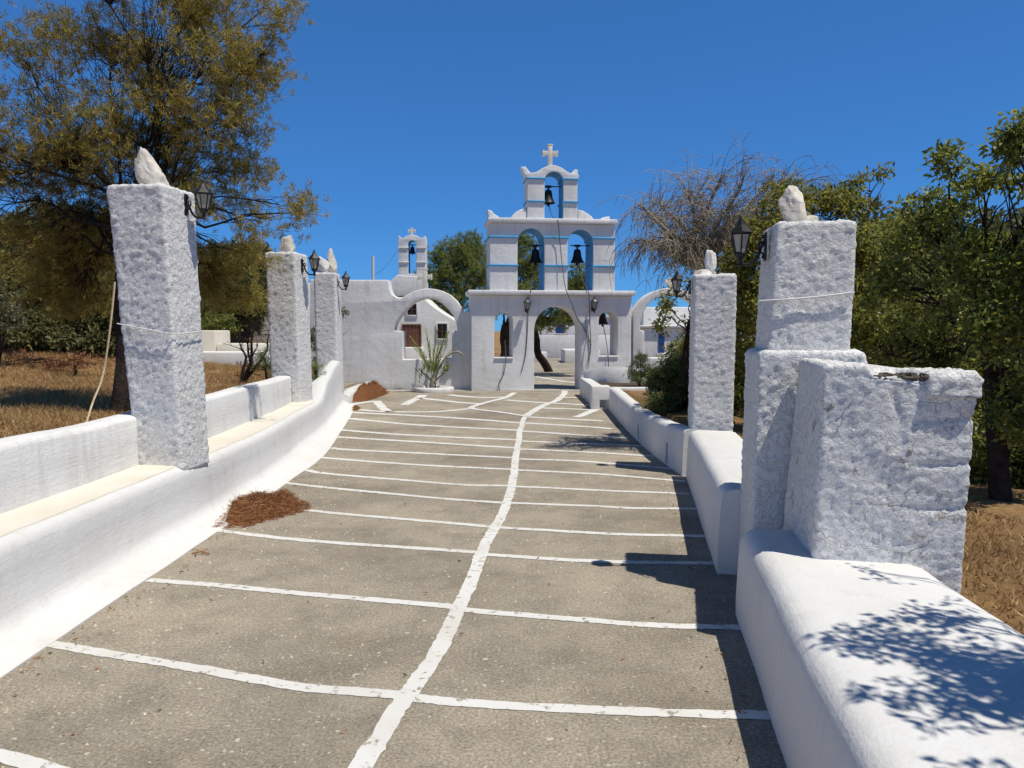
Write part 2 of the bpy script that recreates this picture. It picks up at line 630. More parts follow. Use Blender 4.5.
def flat_solid(name, outline, holes, depth, bev=0.02, jit=0.006):
    """x-z outline with holes -> solid from y=0 (front) to y=depth with softened edges"""
    cu = bpy.data.curves.new(name, 'CURVE')
    cu.dimensions = '2D'
    cu.fill_mode = 'BOTH'
    cu.extrude = depth / 2 - bev
    cu.bevel_depth = bev
    cu.bevel_resolution = 2
    cu.offset = -bev
    for k, loop in enumerate([outline] + holes):
        pts = []
        for i in range(len(loop)):
            a, b = Vector(loop[i]), Vector(loop[(i + 1) % len(loop)])
            n = max(1, int((b - a).length / 0.22))
            for j in range(n):
                p = a.lerp(b, j / n)
                q = Vector((p.x, p.y, depth * 3)) * 2.1
                pts.append((p.x + noise.noise(q) * jit, p.y + noise.noise(q + Vector((7, 3, 1))) * jit))
        sp = cu.splines.new('POLY')
        sp.points.add(len(pts) - 1)
        for i, p in enumerate(pts):
            sp.points[i].co = (p[0], p[1], 0, 1)
        sp.use_cyclic_u = True
    tmp = bpy.data.objects.new('tmp', cu)
    C.objects.link(tmp)
    dg = bpy.context.evaluated_depsgraph_get()
    me = bpy.data.meshes.new_from_object(tmp.evaluated_get(dg))
    bpy.data.objects.remove(tmp)
    bpy.data.curves.remove(cu)
    me.name = name
    me.materials.clear()
    n = len(me.vertices)
    co = np.empty(n * 3, np.float32)
    me.vertices.foreach_get('co', co)
    co = co.reshape(-1, 3)
    co = np.stack([co[:, 0], depth / 2 - co[:, 2], co[:, 1]], 1)
    me.vertices.foreach_set('co', np.ascontiguousarray(co).ravel())
    bm = bmesh.new()
    bm.from_mesh(me)
    bmesh.ops.remove_doubles(bm, verts=bm.verts, dist=1e-4)
    bmesh.ops.recalc_face_normals(bm, faces=bm.faces)
    bm.to_mesh(me)
    bm.free()
    me.polygons.foreach_set('use_smooth', [True] * len(me.polygons))
    me.set_sharp_from_angle(angle=R(22))
    me.update()
    return me


def arch_pts(x0, x1, zb, ztop, n=14):
    """an opening: bottom zb, semicircular (or elliptic) head to ztop"""
    r = (x1 - x0) / 2
    cx = (x0 + x1) / 2
    zs = ztop - r
    pts = [(x0, zb)]
    for k in range(n + 1):
        a = PI - PI * k / n
        pts.append((cx + r * math.cos(a), zs + r * math.sin(a)))
    pts.append((x1, zb))
    return pts


def lining(pts, depth, mat, parent, inset=0.004, th=0.006, front=0.022, name='arch_lining'):
    """a coat of paint inside an opening, following its sides and head"""
    v, f = [], []
    n = len(pts)
    cx = sum(p[0] for p in pts) / n
    ps = []
    for i in range(n):
        a = Vector(pts[max(i - 1, 0)])
        b = Vector(pts[min(i + 1, n - 1)])
        t = (b - a).normalized()
        nn = Vector((t.y, -t.x))
        ps.append((Vector(pts[i]) + nn * inset, Vector(pts[i]) + nn * (inset - 0.03)))
    for (p, q) in ps:
        v += [(p.x, front, p.y), (p.x, depth - front, p.y), (q.x, depth - front, q.y), (q.x, front, q.y)]
    for i in range(n - 1):
        for k in range(4):
            k2 = (k + 1) % 4
            f.append([i * 4 + k, i * 4 + k2, i * 4 + 4 + k2, i * 4 + 4 + k])
    f.append([0, 1, 2, 3])
    f.append([(n - 1) * 4 + k for k in range(4)])
    return link(name, mesh_py(name, v, f, True, 25), mat, parent)


# ------------------------------------------------------------------ terrain
def sstep(a, b, x):
    t = min(1, max(0, (x - a) / (b - a)))
    return t * t * (3 - 2 * t)


def interp(x, xs, ys):
    return float(np.interp(x, xs, ys))


def left_edge(y):   # where the raised left ground starts
    return interp(y, [-5, 6, 9, 11.5, 13, 16.4, 16.9, 20.6, 20.9, 60], [-3.17, -3.17, -3.27, -3.5, -3.7, -3.85, -4.9, -5.1, -7.5, -9])


def right_edge(y):
    return interp(y, [-5, 0, 3, 5, 8, 15.5, 20, 21, 60], [0.9, 1.1, 1.55, 1.75, 2.15, 2.1, 3.2, 7.0, 8.0])


def height(x, y):
    hl = 0.60 + 0.012 * max(0, -x - 6) + 0.010 * max(0, y - 14)
    hl += 0.045 * max(0, y - 9) * sstep(7, 11, -x) * (1 - sstep(30, 60, y))
    hl = min(hl, 2.2) + 0.05 * noise.noise(Vector((x * .5, y * .5, 0)))
    hr = 0.12 + 0.04 * noise.noise(Vector((x * .6, y * .6, 3)))
    if 8.1 < y < 15.6:
        hr += 0.26 * (1 - sstep(2.6, 5.0, x))
    le, re = left_edge(y), right_edge(y)
    z = -0.06
    if x < le:
        z += (hl + 0.06) * sstep(0, 0.14, le - x)
    elif x > re:
        z += (hr + 0.06) * sstep(0, 0.14, x - re)
    far = max(abs(x), abs(y))
    if far > 120:
        z *= max(0, 1 - (far - 120) / 200)
    return z


def axis(lo, hi, fine, far):
    a = list(np.arange(lo, hi + 1e-6, fine))
    s, p = fine, hi
    up = []
    while p < far:
        s *= 1.35
        p += s
        up.append(p)
    s, p = fine, lo
    dn = []
    while p > -far:
        s *= 1.35
        p -= s
        dn.append(p)
    return dn[::-1] + a + up


xs, ys = axis(-11, 9, 0.16, 3500), axis(-2, 24, 0.2, 3500)
tv = [(x, y, height(x, y)) for y in ys for x in xs]
nx = len(xs)
tf = [[j * nx + i, j * nx + i + 1, (j + 1) * nx + i + 1, (j + 1) * nx + i] for j in range(len(ys) - 1) for i in range(nx - 1)]
structure(link('ground', mesh_np('ground', tv, tf, True), GROUND))

# the paved way, as one sheet, and the courtyard behind the gate
pl = [(-2.9, -3), (-2.9, 10), (-3.3, 13), (-3.75, 16.4), (-3.75, 16.7), (-4.2, 20.9)]
pr = [(0.9, -3), (1.4, 3), (1.7, 5), (2.1, 8), (2.15, 15.5), (2.9, 16.5), (3.6, 20.9)]


def strip_sheet(name, L, Rr, z, mat, step=0.3):
    y0, y1 = L[0][1], L[-1][1]
    n = int((y1 - y0) / step)
    v, f = [], []
    m = 14
    for i in range(n + 1):
        y = y0 + (y1 - y0) * i / n
        a = interp(y, [p[1] for p in L], [p[0] for p in L])
        b = interp(y, [p[1] for p in Rr], [p[0] for p in Rr])
        for k in range(m + 1):
            v.append((a + (b - a) * k / m, y, z))
    for i in range(n):
        for k in range(m):
            q = i * (m + 1) + k
            f.append([q, q + 1, q + m + 2, q + m + 1])
    return structure(link(name, mesh_np(name, v, f, True), mat))


strip_sheet('path', pl, pr, 0.0, PATH)
strip_sheet('courtyard_floor', [(-6.5, 20.9), (-7, 48)], [(6.5, 20.9), (7, 48)], 0.0, PATH, 1.0)
v, f = [], []
mb = MB()
mb.box((-4.95, 16.8, -0.05), (-4.2, 20.6, 0.2))
mb.box((-4.195, 17.6, -0.05), (-3.75, 20.6, 0.17))
structure(mb.build('raised_paving', PATH, smooth=False))


# painted joints
class Lines:
    def __init__(s):
        s.v, s.f = [], []

    def add(s, pts, wd, z, seed=0.0, wide=False):
        ps = catmull([(p.x, p.y, 0) for p in pts], 0.03)
        b = len(s.v)
        for i, p in enumerate(ps):
            t = (ps[min(i + 1, len(ps) - 1)] - ps[max(i - 1, 0)]).normalized()
            n = Vector((-t.y, t.x, 0))
            wob = noise.noise(Vector((p.x * 1.3, p.y * 1.3, seed))) * 0.02
            wd_ = wd * (1 + 0.20 * max(0, p.y - 7.5)) if wide else wd
            wl = wd_ / 2 * (1 + 0.20 * noise.noise(p * 6 + Vector((0, 0, seed))) + 0.22 * noise.noise(p * 34 + Vector((0, 0, seed))))
            wr = wd_ / 2 * (1 + 0.20 * noise.noise(p * 6 + Vector((5, 0, seed))) + 0.22 * noise.noise(p * 34 + Vector((5, 0, seed))))
            q = p + n * wob
            s.v.append((*(q + n * wl).xy, z))
            s.v.append((*(q - n * wr).xy, z))
        for i in range(len(ps) - 1):
            k = b + i * 2
            s.f.append([k, k + 1, k + 3, k + 2])


def P(*a):
    return [gp(*p) for p in a]


LN = Lines()
centre = P((340, 800), (362, 768), (385, 731), (407, 696), (433, 657), (460, 608), (473, 577), (482, 552), (497, 526), (506, 505), (511, 490), (514, 474), (515.5, 460), (518, 446), (520, 432), (522.5, 423), (526, 416))
LN.add(centre, 0.088, 0.006)
LN.add(P((526, 416.5), (541, 407), (555, 401.5), (563, 396), (565, 391)), 0.16, 0.008, 1)
LN.add(P((526, 416.5), (500, 412.5), (472, 408.7), (484, 403.5), (505, 398), (515, 393)), 0.15, 0.010, 2)
left_lines = [
    [(-60, 748), (0, 757), (45, 770), (130, 790), (350, 815)],
    [(50, 644), (150, 662), (250, 679), (310, 688), (402, 695)],
    [(148, 580), (240, 588), (340, 597), (455, 608)],
    [(212, 530), (300, 540), (400, 547), (480, 553)],
    [(240, 503), (304, 510), (400, 519), (494, 527)],
    [(284, 483), (330, 488), (435, 498), (503, 503)],
    [(306, 470), (330, 474), (449, 484), (510, 486)],
    [(320, 457), (330, 458.6), (418, 465), (512, 469.5)],
    [(331, 448), (351, 450), (435, 454), (514, 458)],
    [(336, 437), (435, 443), (515, 448)],
    [(340, 430), (407, 435), (518, 440)],
    [(348, 418.5), (418, 425), (520, 430.5)],
    [(352, 412.5), (446, 417.5), (521, 423)],
    [(352, 409), (380, 411.5), (432, 412), (472, 408.7)],
    [(376, 401), (384, 409), (391, 412)],
    [(353, 404), (376, 401)],
    [(404, 405), (414, 400), (424, 395)],
    [(420, 398), (460, 402.5), (482, 404)],
    [(448, 395), (480, 397.5), (508, 397)],
]
right_lines = [
    [(380, 820), (540, 830), (800, 835)],
    [(405, 696), (420, 698), (540, 708), (655, 713), (778, 715.5)],
    [(458, 609), (467, 611), (583, 620), (656, 626), (744, 628)],
    [(482, 554), (489, 555), (600, 561.5), (715, 563.6)],
    [(496, 527.5), (504, 528), (600, 533.5), (706, 536)],
    [(508, 503), (590, 506), (635, 508.6), (697, 508.6)],
    [(512, 486.5), (611, 491), (690, 494)],
    [(514, 470), (594, 474), (685, 481.5)],
    [(516, 459), (576, 461), (625, 465), (674, 469)],
    [(518, 449), (583, 452), (658, 456.5)],
    [(519, 441), (632, 445.6), (646, 446.5)],
    [(520, 431), (611, 437), (628, 438)],
    [(523, 423), (590, 427), (612, 429)],
    [(527, 417), (562, 419), (603, 421)],
    [(538, 408), (572, 409), (595, 410)],
    [(506, 400), (540, 402.5), (590, 405)],
    [(564, 397.4), (592, 398)],
    [(576, 417.5), (588, 413), (598, 408.7)],
]
for i, l in enumerate(left_lines):
    LN.add(P(*l), 0.072, 0.003 if i not in (13, 14) else 0.005, i + 3, True)
for i, l in enumerate(right_lines):
    LN.add(P(*l), 0.070, 0.003 if i not in (16, 17) else 0.005, i + 40, True)
# the white foot of the gate wall
LN.add([Vector((-3.9, 20.3, 0)), Vector((-2, 20.36, 0)), Vector((0.4, 20.4, 0)), Vector((2.2, 20.42, 0))], 0.22, 0.012, 90)
structure(link('path_markings', mesh_np('path_markings', LN.v, LN.f), LIME))
LN2 = Lines()
for i in range(9):
    y = 22 + i * 2.0 + random.uniform(-.3, .3)
    LN2.add([Vector((-6, y - .3, 0)), Vector((0, y, 0)), Vector((6, y + .2, 0))], 0.13, 0.004, i)
LN2.add([Vector((0.6, 27.5, 0)), Vector((1.6, 24.2, 0)), Vector((2.6, 22.2, 0))], 0.2, 0.008, 20)
structure(link('courtyard_markings', mesh_np('courtyard_markings', LN2.v, LN2.f), LIME))

# ------------------------------------------------------------------ left bench
edge_l = [(-2.36, -2.5), (-2.36, 0), (-2.36, 3.5), (-2.35, 6), (-2.37, 8), (-2.42, 9.7), (-2.72, 12.0), (-3.0, 14), (-3.25, 15.6), (-3.36, 16.6)]


def edge_x(y):
    return interp(y, [p[1] for p in edge_l], [p[0] for p in edge_l])


bench = empty('masonry_bench', (-2.8, 6, 0))
tag(bench, 'long white masonry bench with a low back wall along the left edge of the path', 'bench')


def put(name, me, mat, root):
    """link a mesh built in world space under a root"""
    o = link(name, me, mat, root)
    o.matrix_parent_inverse = Matrix.Translation(-Vector(root.location)) if root.rotation_euler.z == 0 else root.matrix_basis.inverted()
    return o


def seat_s(y):
    return 0.30 + 0.10 * sstep(7.5, 10, y) - 0.08 * sstep(10, 12, y)


def sec_bench(u, p):
    h = interp(p.y, [11.9, 12.5, 13.2, 14.5, 16.2, 16.7], [.50, .53, .74, .90, 1.01, 1.0])
    s = seat_s(p.y)
    k = sstep(12.1, 12.6, p.y)
    back = 0.95 - (0.95 - s - .5) * k
    hb = h - (.12 + .22 * sstep(12.5, 15, p.y)) * k
    f_ = 1 + .15 * noise.noise(Vector((0, p.y * 1.4, 7)))
    return [(0, -.03), (0.0, .007), (.08 * f_, .010), (.15 * f_, .020), (.21 * f_, .042), (s - .045, .075), (s - .02, .13), (s - .014, h * .66), (s - .008, h - .075), (s + .004, h - .035), (s + .028, h - .013), (s + .06, h - .001), (s + .12, h), (s + .16, h), (back, hb), (back, -.03)]


front = [p for p in edge_l if p[1] <= 9.8] + [(-2.72, 12.0), (-2.86, 13), (-3.0, 14), (-3.25, 15.6), (-3.36, 16.5)]
v, f = sweep(front, sec_bench, 0.07, 0.0055, 1.8, -1)
put('bench_front', mesh_py('bench_front', v, f, True, 60), BENCHW, bench)
# the dusty seat slab lying 4 mm proud over the masonry
seat_path = [(p[0], p[1]) for p in front if p[1] < 11.9] + [(-2.72, 12.0)]


def sec_seat(u, p):
    s = seat_s(p.y)
    w_ = 0.02 * noise.noise(Vector((p.y * 3, 1, 1)))
    return [(s + .06 + w_, .485), (s + .07 + w_, .509), (s + .2, .511), (s + .35, .511), (.93, .511), (.93, .48)]


v, f = sweep(seat_path, sec_seat, 0.07, 0.003, 1.8, -1)
put('seat', mesh_py('seat', v, f, True, 60), SEAT, bench)


def sec_back(u, p):
    t = 0.92 + 0.018 * noise.noise(Vector((0, p.y * .8, 0)))
    return [(0, .3), (0.0, .5), (0.01, .7), (.012, t - .04), (.025, t - .012), (.06, t), (.2, t), (.235, t - .012), (.25, t - .05), (.25, .3)]


v, f = sweep([(-3.06, -2.5), (-3.06, 2), (-3.05, 4.6), (-3.04, 6.06), (-3.09, 7.7), (-3.2, 9.6), (-3.33, 11.3), (-3.36, 11.57)], sec_back, 0.07, 0.008, 1.6, -1)
put('backrest', mesh_py('backrest', v, f, True, 60), WHITE, bench)



# kerb that closes the raised paving
v, f = sweep([(-3.52, 16.4), (-3.62, 17.2), (-3.72, 18.6), (-3.7, 20.5)], lambda u, p: [(0, -.04), (0, .16), (.03, .2), (.1, .24), (.2, .24), (.24, .2), (.24, -.04)], 0.08, 0.012, 2.5, -1)
k_ = link('kerb', mesh_py('kerb', v, f, True, 60), LIME)
tag(k_, 'low whitewashed kerb running back from the left bench to the courtyard wall', 'kerb')

# ------------------------------------------------------------------ pillars
def pillar(label, bot, top, z0, z1, res, amp, sc, seed, root=None, name='stone_pillar', mat=None):
    v, f = rough_prism(bot, top, z0, z1, res, 0.032, amp * .85, sc, seed, None, 2)
    o = link(name, mesh_py(name, v, f, True, 180), mat or STUCCO, root)
    if root is None:
        tag(o, label, 'pillar', 'whitewashed pillars lining the path')
    return o


pillar('tall rough white pillar nearest the camera on the left bench, topped by a leaning rock',
       [(-3.07, 6.15), (-2.66, 6.08), (-2.63, 6.55), (-3.03, 6.62)], [(-3.245, 6.16), (-2.755, 6.08), (-2.69, 6.54), (-3.19, 6.62)], 0.46, 2.765, 0.017, 0.015, 19, 1)
pillar('rough white pillar in the middle of the left row, between the leaning-rock pillar and the parapet',
       [(-3.68, 11.63), (-3.23, 11.57), (-3.16, 12.05), (-3.62, 12.12)], [(-3.75, 11.63), (-3.28, 11.57), (-3.21, 12.05), (-3.68, 12.1)], 0.3, 2.79, 0.022, 0.015, 18, 2)
pillar('farthest white pillar of the left row, at the end of the parapet by the courtyard wall',
       [(-4.07, 15.8), (-3.62, 15.8), (-3.62, 16.35), (-4.05, 16.35)], [(-4.1, 15.8), (-3.64, 15.78), (-3.66, 16.33), (-4.09, 16.33)], 0.3, 2.80, 0.028, 0.015, 17, 3)

r1 = empty('stone_pillar', (1.7, 4.7, 0))
tag(r1, 'stepped white pillar beside the big masonry block on the right bench, with a pointed rock on top', 'pillar', 'whitewashed pillars lining the path')
v, f = rough_prism(quad_yaw(1.415, 4.43, 0.62, 0.50, -9), quad_yaw(1.435, 4.43, 0.60, 0.50, -9), 0.0, 1.485, 0.015, 0.035, 0.011, 20, 4, None, 2)
put('pillar_base', mesh_py('pillar_base', v, f, True, 180), STUCCO, r1)
v, f = rough_prism(quad_yaw(1.50, 4.46, 0.46, 0.44, -8), quad_yaw(1.535, 4.46, 0.445, 0.44, -8), 1.46, 2.235, 0.013, 0.03, 0.009, 22, 5, None, 2)
put('pillar_shaft', mesh_py('pillar_shaft', v, f, True, 180), STUCCO, r1)

pillar('slim white pillar standing beyond the stepped pillar on the right side, before the dead tree',
       quad_yaw(1.97, 8.32, 0.45, 0.45, -9), quad_yaw(1.98, 8.32, 0.45, 0.44, -9), 0.0, 2.215, 0.019, 0.014, 19, 6)


# the big crumbling block
def block_courses(q, nrm):
    d = 0.0
    # stone courses show as grooves at the right end of the front
    tt = sstep(1.80, 1.97, q.x)
    for zc in (0.78, 0.99, 1.2):
        w_ = 0.014
        zz = q.z - zc - 0.02 * noise.noise(Vector((q.x * 5, q.y * 5, zc)))
        d -= 0.011 * tt * math.exp(-(zz / w_) ** 2)
    # a ragged vertical crack
    if nrm.y < -0.5:
        xc = 1.80 + 0.05 * noise.noise(Vector((1, 2, q.z * 4)))
        d -= 0.014 * math.exp(-((q.x - xc) / 0.014) ** 2) * max(0, 0.3 + 1.3 * noise.noise(Vector((5, 5, q.z * 6))))
        d += 0.012 * noise.noise(q * 5.0)
        d -= 0.005 * sstep(1.84, 1.9, q.x)
    return d


blk = empty('masonry_block', (1.8, 3.8, 0.48))
tag(blk, 'big square whitewashed masonry block with cracks and a broken top on the right bench', 'masonry block')
v, f = rough_prism([(1.455, 3.62), (2.09, 3.47), (2.24, 4.22), (1.56, 4.37)], [(1.485, 3.62), (2.13, 3.46), (2.25, 4.22), (1.655, 4.37)], 0.2, 1.445, 0.012, 0.022, 0.0075, 20, 8, block_courses, 2)
# the broken notch in the top edge
nv = []
for q in v:
    n_ = sstep(1.66, 1.70, q.x + .02 * noise.noise(q * 20)) * (1 - sstep(1.90, 1.93, q.x)) * (1 - sstep(3.74, 3.80, q.y))
    dz = 0.042 * n_ * sstep(1.36, 1.44, q.z)
    sl_ = sstep(1.6, 2.15, q.x) * 0.05 * sstep(1.2, 1.44, q.z)
    nv.append(q - Vector((0, 0, dz + sl_)))
put('block_body', mesh_py('block_body', nv, f, True, 180), BLOCKW, blk)
v, f = rough_prism(quad_yaw(1.915, 3.49, 0.235, 0.36, -11), quad_yaw(1.925, 3.495, 0.225, 0.35, -11), 1.295, 1.408, 0.012, 0.03, 0.016, 14, 9)
put('cap_stone', mesh_py('cap_stone', v, f, True, 180), BLOCKW, blk)


def rock_mesh(name, size, seed, lean=(0, 0), sharp=9, sub=4, point=0.0, nz=0.04):
    rg = random.Random(seed)
    bm = bmesh.new()
    bmesh.ops.create_icosphere(bm, subdivisions=sub, radius=1)
    planes = []
    for _ in range(sharp):
        d = Vector((rg.gauss(0, 1), rg.gauss(0, 1), rg.gauss(0, 1))).normalized()
        planes.append((d, rg.uniform(0.62, 0.95)))
    planes.append((Vector((0, 0, -1)), 0.7))
    for q in bm.verts:
        d = q.co.normalized()
        rr = 1.15
        for n_, h in planes:
            c = n_.dot(d)
            if c > 0.05:
                rr = min(rr, h / c)
        rr += nz * noise.fractal(d * 3 + Vector((seed, 0, 0)), 1, 2, 4)
        q.co = d * rr
    zs = [q.co.z for q in bm.verts]
    z0, z1 = min(zs), max(zs)
    for q in bm.verts:
        t = (q.co.z - z0) / (z1 - z0)
        k = 1 - point * t
        q.co = Vector((q.co.x * k * size[0] / 2 + lean[0] * t, q.co.y * k * size[1] / 2 + lean[1] * t, t * size[2]))
    me = bpy.data.meshes.new(name)
    bm.to_mesh(me)
    bm.free()
    me.polygons.foreach_set('use_smooth', [True] * len(me.polygons))
    me.set_sharp_from_angle(angle=R(28))
    return me


def rock(label, loc, size, seed, mat=MARBLE, rz=0, group='rocks set on top of the pillars', **k):
    o = link('rock', rock_mesh('rock', size, seed, **k), mat)
    o.location = loc
    o.rotation_euler = (0, 0, rz)
    tag(o, label, 'rock', group)
    return o


rock('pale rock leaning to the left on top of the tallest, nearest left pillar', (-2.92, 6.36, 2.745), (.30, .24, .36), 3, lean=(-.13, 0), point=0.42, sharp=16, nz=.09)
rock('squat pale rock with a flat top on the middle left pillar', (-3.47, 11.85, 2.775), (.27, .25, .30), 5, lean=(.02, 0), point=0.1)
rock('white rock on the farthest left pillar, in front of a taller yellowish one', (-3.92, 15.95, 2.785), (.30, .24, .37), 8, MARBLEW, point=0.35, lean=(-.02, 0))
rock('narrow yellowish rock standing behind the white rock on the farthest left pillar', (-3.80, 16.15, 2.785), (.24, .22, .56), 12, point=0.15)
rock('pointed pale rock with a white streak on top of the stepped right pillar', (1.70, 4.62, 2.22), (.22, .19, .255), 27, point=0.42, lean=(-.03, 0), sharp=14, nz=.09)
rock('small cream stone lying beside the pointed rock on the stepped pillar', (1.785, 4.6, 2.225), (.11, .10, .065), 23)
rock('upright white rock on the slim right pillar', (2.20, 8.5, 2.23), (.12, .12, .27), 31, MARBLEW, point=0.1)
rock('flat grey stone under the upright rock on the slim right pillar', (2.15, 8.5, 2.2), (.26, .2, .085), 33, MARBLE)
# bare rubble in the block's broken edge
for x_, L_, sd in ((1.735, .15, 61), (1.85, .12, 67), (1.93, .06, 71)):
    o = link('rubble_stone', rock_mesh('rubble_stone', (L_, .09, .055), sd, nz=.30, sharp=14), SLOT)
    o.location = (x_, 3.62 - (x_ - 1.485) * .248 + .052, 1.352)
    o.rotation_euler = (0, 0, -.24)
    o.parent = blk
    o.matrix_parent_inverse = Matrix.Translation(-Vector(blk.location))

# ------------------------------------------------------------------ right benches and planters
near = empty('masonry_bench', (1.5, 2.5, 0))
tag(near, 'near white masonry bench with rounded edges on the right, leaf shadows on its top', 'bench')


def sec_near(u, p):
    wd = 0.85 + 0.02 * (p.y - 3)
    wd = (1.95 + 0.07 * (p.y - 3.2)) - (p.x) if p.y > 0 else 1.0
    h = 0.50
    return [(0, -.04), (0.0, .1), (.008, .25), (.014, .38), (.022, .43), (.04, .468), (.07, .492), (.115, .503), (.2, h), (wd * .55, h), (wd - .1, h), (wd - .04, h - .015), (wd - .01, h - .05), (wd, h - .1), (wd, -.04)]


v, f = sweep([(0.40, -1.0), (0.575, 0.0), (1.03, 2.78), (1.265, 4.2)], sec_near, 0.05, 0.009, 1.6, 1)
put('bench_body', mesh_py('bench_body', v, f, True, 60), BENCHW, near)

mid = empty('masonry_bench', (1.8, 6.5, 0))
tag(mid, 'short white masonry bench between the stepped pillar and the slim pillar on the right', 'bench')


def sec_mid(u, p):
    h = 0.565 - 0.04 * u
    return [(0, -.04), (0, .2), (.012, .4), (.02, h - .08), (.035, h - .035), (.065, h - .01), (.11, h), (.3, h), (.46, h), (.51, h - .015), (.54, h - .06), (.55, -.04)]


v, f = sweep([(1.355, 4.92), (1.51, 5.85), (1.69, 6.9), (1.90, 8.2)], sec_mid, 0.06, 0.006, 2.2, 1)
put('bench_body', mesh_py('bench_body', v, f, True, 60), BENCHW, mid)


def cut(o, boxes):
    """cut drain openings through a wall, then bake the result"""
    for lo, hi in boxes:
        m_ = MB()
        m_.box(lo, hi)
        c = m_.build('cutter', None) if False else link('cutter', mesh_py('cutter', m_.v, m_.f, False))
        md = o.modifiers.new('b', 'BOOLEAN')
        md.object = c
        md.operation = 'DIFFERENCE'
        md.solver = 'EXACT'
        dg = bpy.context.evaluated_depsgraph_get()
        me = bpy.data.meshes.new_from_object(o.evaluated_get(dg))
        o.modifiers.clear()
        o.data = me
        bpy.data.objects.remove(c)


planter = empty('planter_wall', (2.0, 12, 0))
tag(planter, 'low white retaining wall of the planting bed on the right, with two dark drain slots', 'planter wall')


def sec_plant(u, p):
    h = interp(p.y, [8, 11, 15.4], [.53, .44, .46])
    return [(0, -.04), (0, .2), (.01, h - .06), (.03, h - .015), (.07, h), (.16, h), (.21, h - .02), (.23, h - .06), (.23, -.04)]


v, f = sweep([(1.88, 8.3), (1.83, 9.5), (1.83, 11), (1.88, 13), (1.97, 15.4)], sec_plant, 0.1, 0.008, 1.8, 1)
pw = put('bed_wall', mesh_py('bed_wall', v, f, True, 60), BENCHW, planter)
cut(pw, [((1.7, 8.95, .03), (1.96, 9.05, .27)), ((1.7, 10.9, .03), (1.96, 11.02, .25))])

box2 = empty('planter_wall', (2.1, 16, 0))
tag(box2, 'square white planter block with a dark square drain hole, beside the gate', 'planter wall')
mb = MB()
mb.box((1.62, 15.45, -.04), (2.02, 15.8, .48), .04)
mb.box((2.023, 15.55, -.04), (4.2, 15.8, .44), .04)
mb.box((1.7, 15.803, -.04), (1.95, 19.0, .44), .04)
pb = put('bed_wall', mesh_py('bed_wall', mb.v, mb.f, True, 25), BENCHW, box2)
cut(pb, [((1.79, 15.3, .03), (1.92, 15.62, .2))])
v, f = sweep([(1.95, 19.0), (2.1, 18.6), (2.6, 18.3), (3.3, 18.4)], lambda u, p: [(0, .3), (0, .55 + .12 * math.sin(u * 3)), (.08, .62 + .12 * math.sin(u * 3)), (.16, .55), (.16, .3)], 0.1, 0.02, 2.5, 1)
put('rounded_coping', mesh_py('rounded_coping', v, f, True, 60), BENCHW, box2)
mb = MB()
mb.box((1.953, 15.81, 0.2), (4.2, 18.9, 0.36))
put('soil', mesh_py('soil', mb.v, mb.f, False), SOIL, box2)

# ------------------------------------------------------------------ wall lanterns (built with the plate at x=0, lamp towards +x)
def make_lantern():
    t = empty('wall_lantern')
    mb = MB()
    mb.box((0.0, -.028, -.085), (.012, .028, .085), .004)
    mb.lathe([(.016, 0), (.016, .02)], 10, (.012, 0, .05))
    mb.lathe([(.014, 0), (.014, .02)], 10, (.012, 0, -.07))
    mb.build('wall_plate', IRON, t)
    mb = MB()
    pts = [(.008, 0, .045), (.03, 0, -.005), (.05, 0, -.06), (.085, 0, -.098), (.12, 0, -.103), (.145, 0, -.095), (.152, 0, -.075)]
    mb.tube(catmull(pts, .01), .0085, 8)
    pts = [(.008, 0, -.05), (.03, 0, -.03), (.045, 0, -.0), (.04, 0, .03), (.026, 0, .03), (.026, 0, .012)]
    mb.tube(catmull(pts, .008), .006, 6)
    mb.build('arm', IRON, t)
    c = (.152, 0, 0)
    mb = MB()
    mb.lathe([(.010, -.118), (.016, -.108), (.010, -.098), (.014, -.085), (.014, -.070), (.030, -.062), (.037, -.048), (.036, -.036)], 12, c)
    mb.build('base_cup', IRON, t)
    mb = MB()
    n = 6
    zb, zt, rb, rt = -.036, .078, .034, .060
    for k in range(n):
        a = 2 * PI * (k + .5) / n
        p0 = Vector((c[0] + rb * math.cos(a), rb * math.sin(a), zb))
        p1 = Vector((c[0] + rt * math.cos(a), rt * math.sin(a), zt))
        mb.tube([p0, p1], .0048, 4)
    for z, r_ in ((zb, rb), (zt, rt)):
        ring = [Vector((c[0] + r_ * math.cos(2 * PI * (k + .5) / n), r_ * math.sin(2 * PI * (k + .5) / n), z)) for k in range(n + 1)]
        mb.tube(ring, .0055, 4)
    mb.build('lantern_frame', IRON, t)
    mb = MB()
    mb.lathe([(rb - .003, zb + .002), (rt - .003, zt - .002)], 6, c, False)
    mb.lathe([(rt - .006, zt - .004), (rb - .006, zb + .004)], 6, c, False)
    mb.build('lamp_glass', LAMPGLASS, t, smooth=False)
    mb = MB()
    mb.lathe([(.004, .079), (.072, .079), (.075, .086), (.055, .107), (.030, .132), (.020, .152), (.014, .165)], 6, c)
    rf = mb.build('lantern_roof', IRON, t, smooth=False)
    mb = MB()
    mb.lathe([(.013, .163), (.014, .170), (.006, .176), (.010, .184), (.006, .191), (.001, .195)], 10, c)
    mb.build('finial', IRON, rf)
    return t


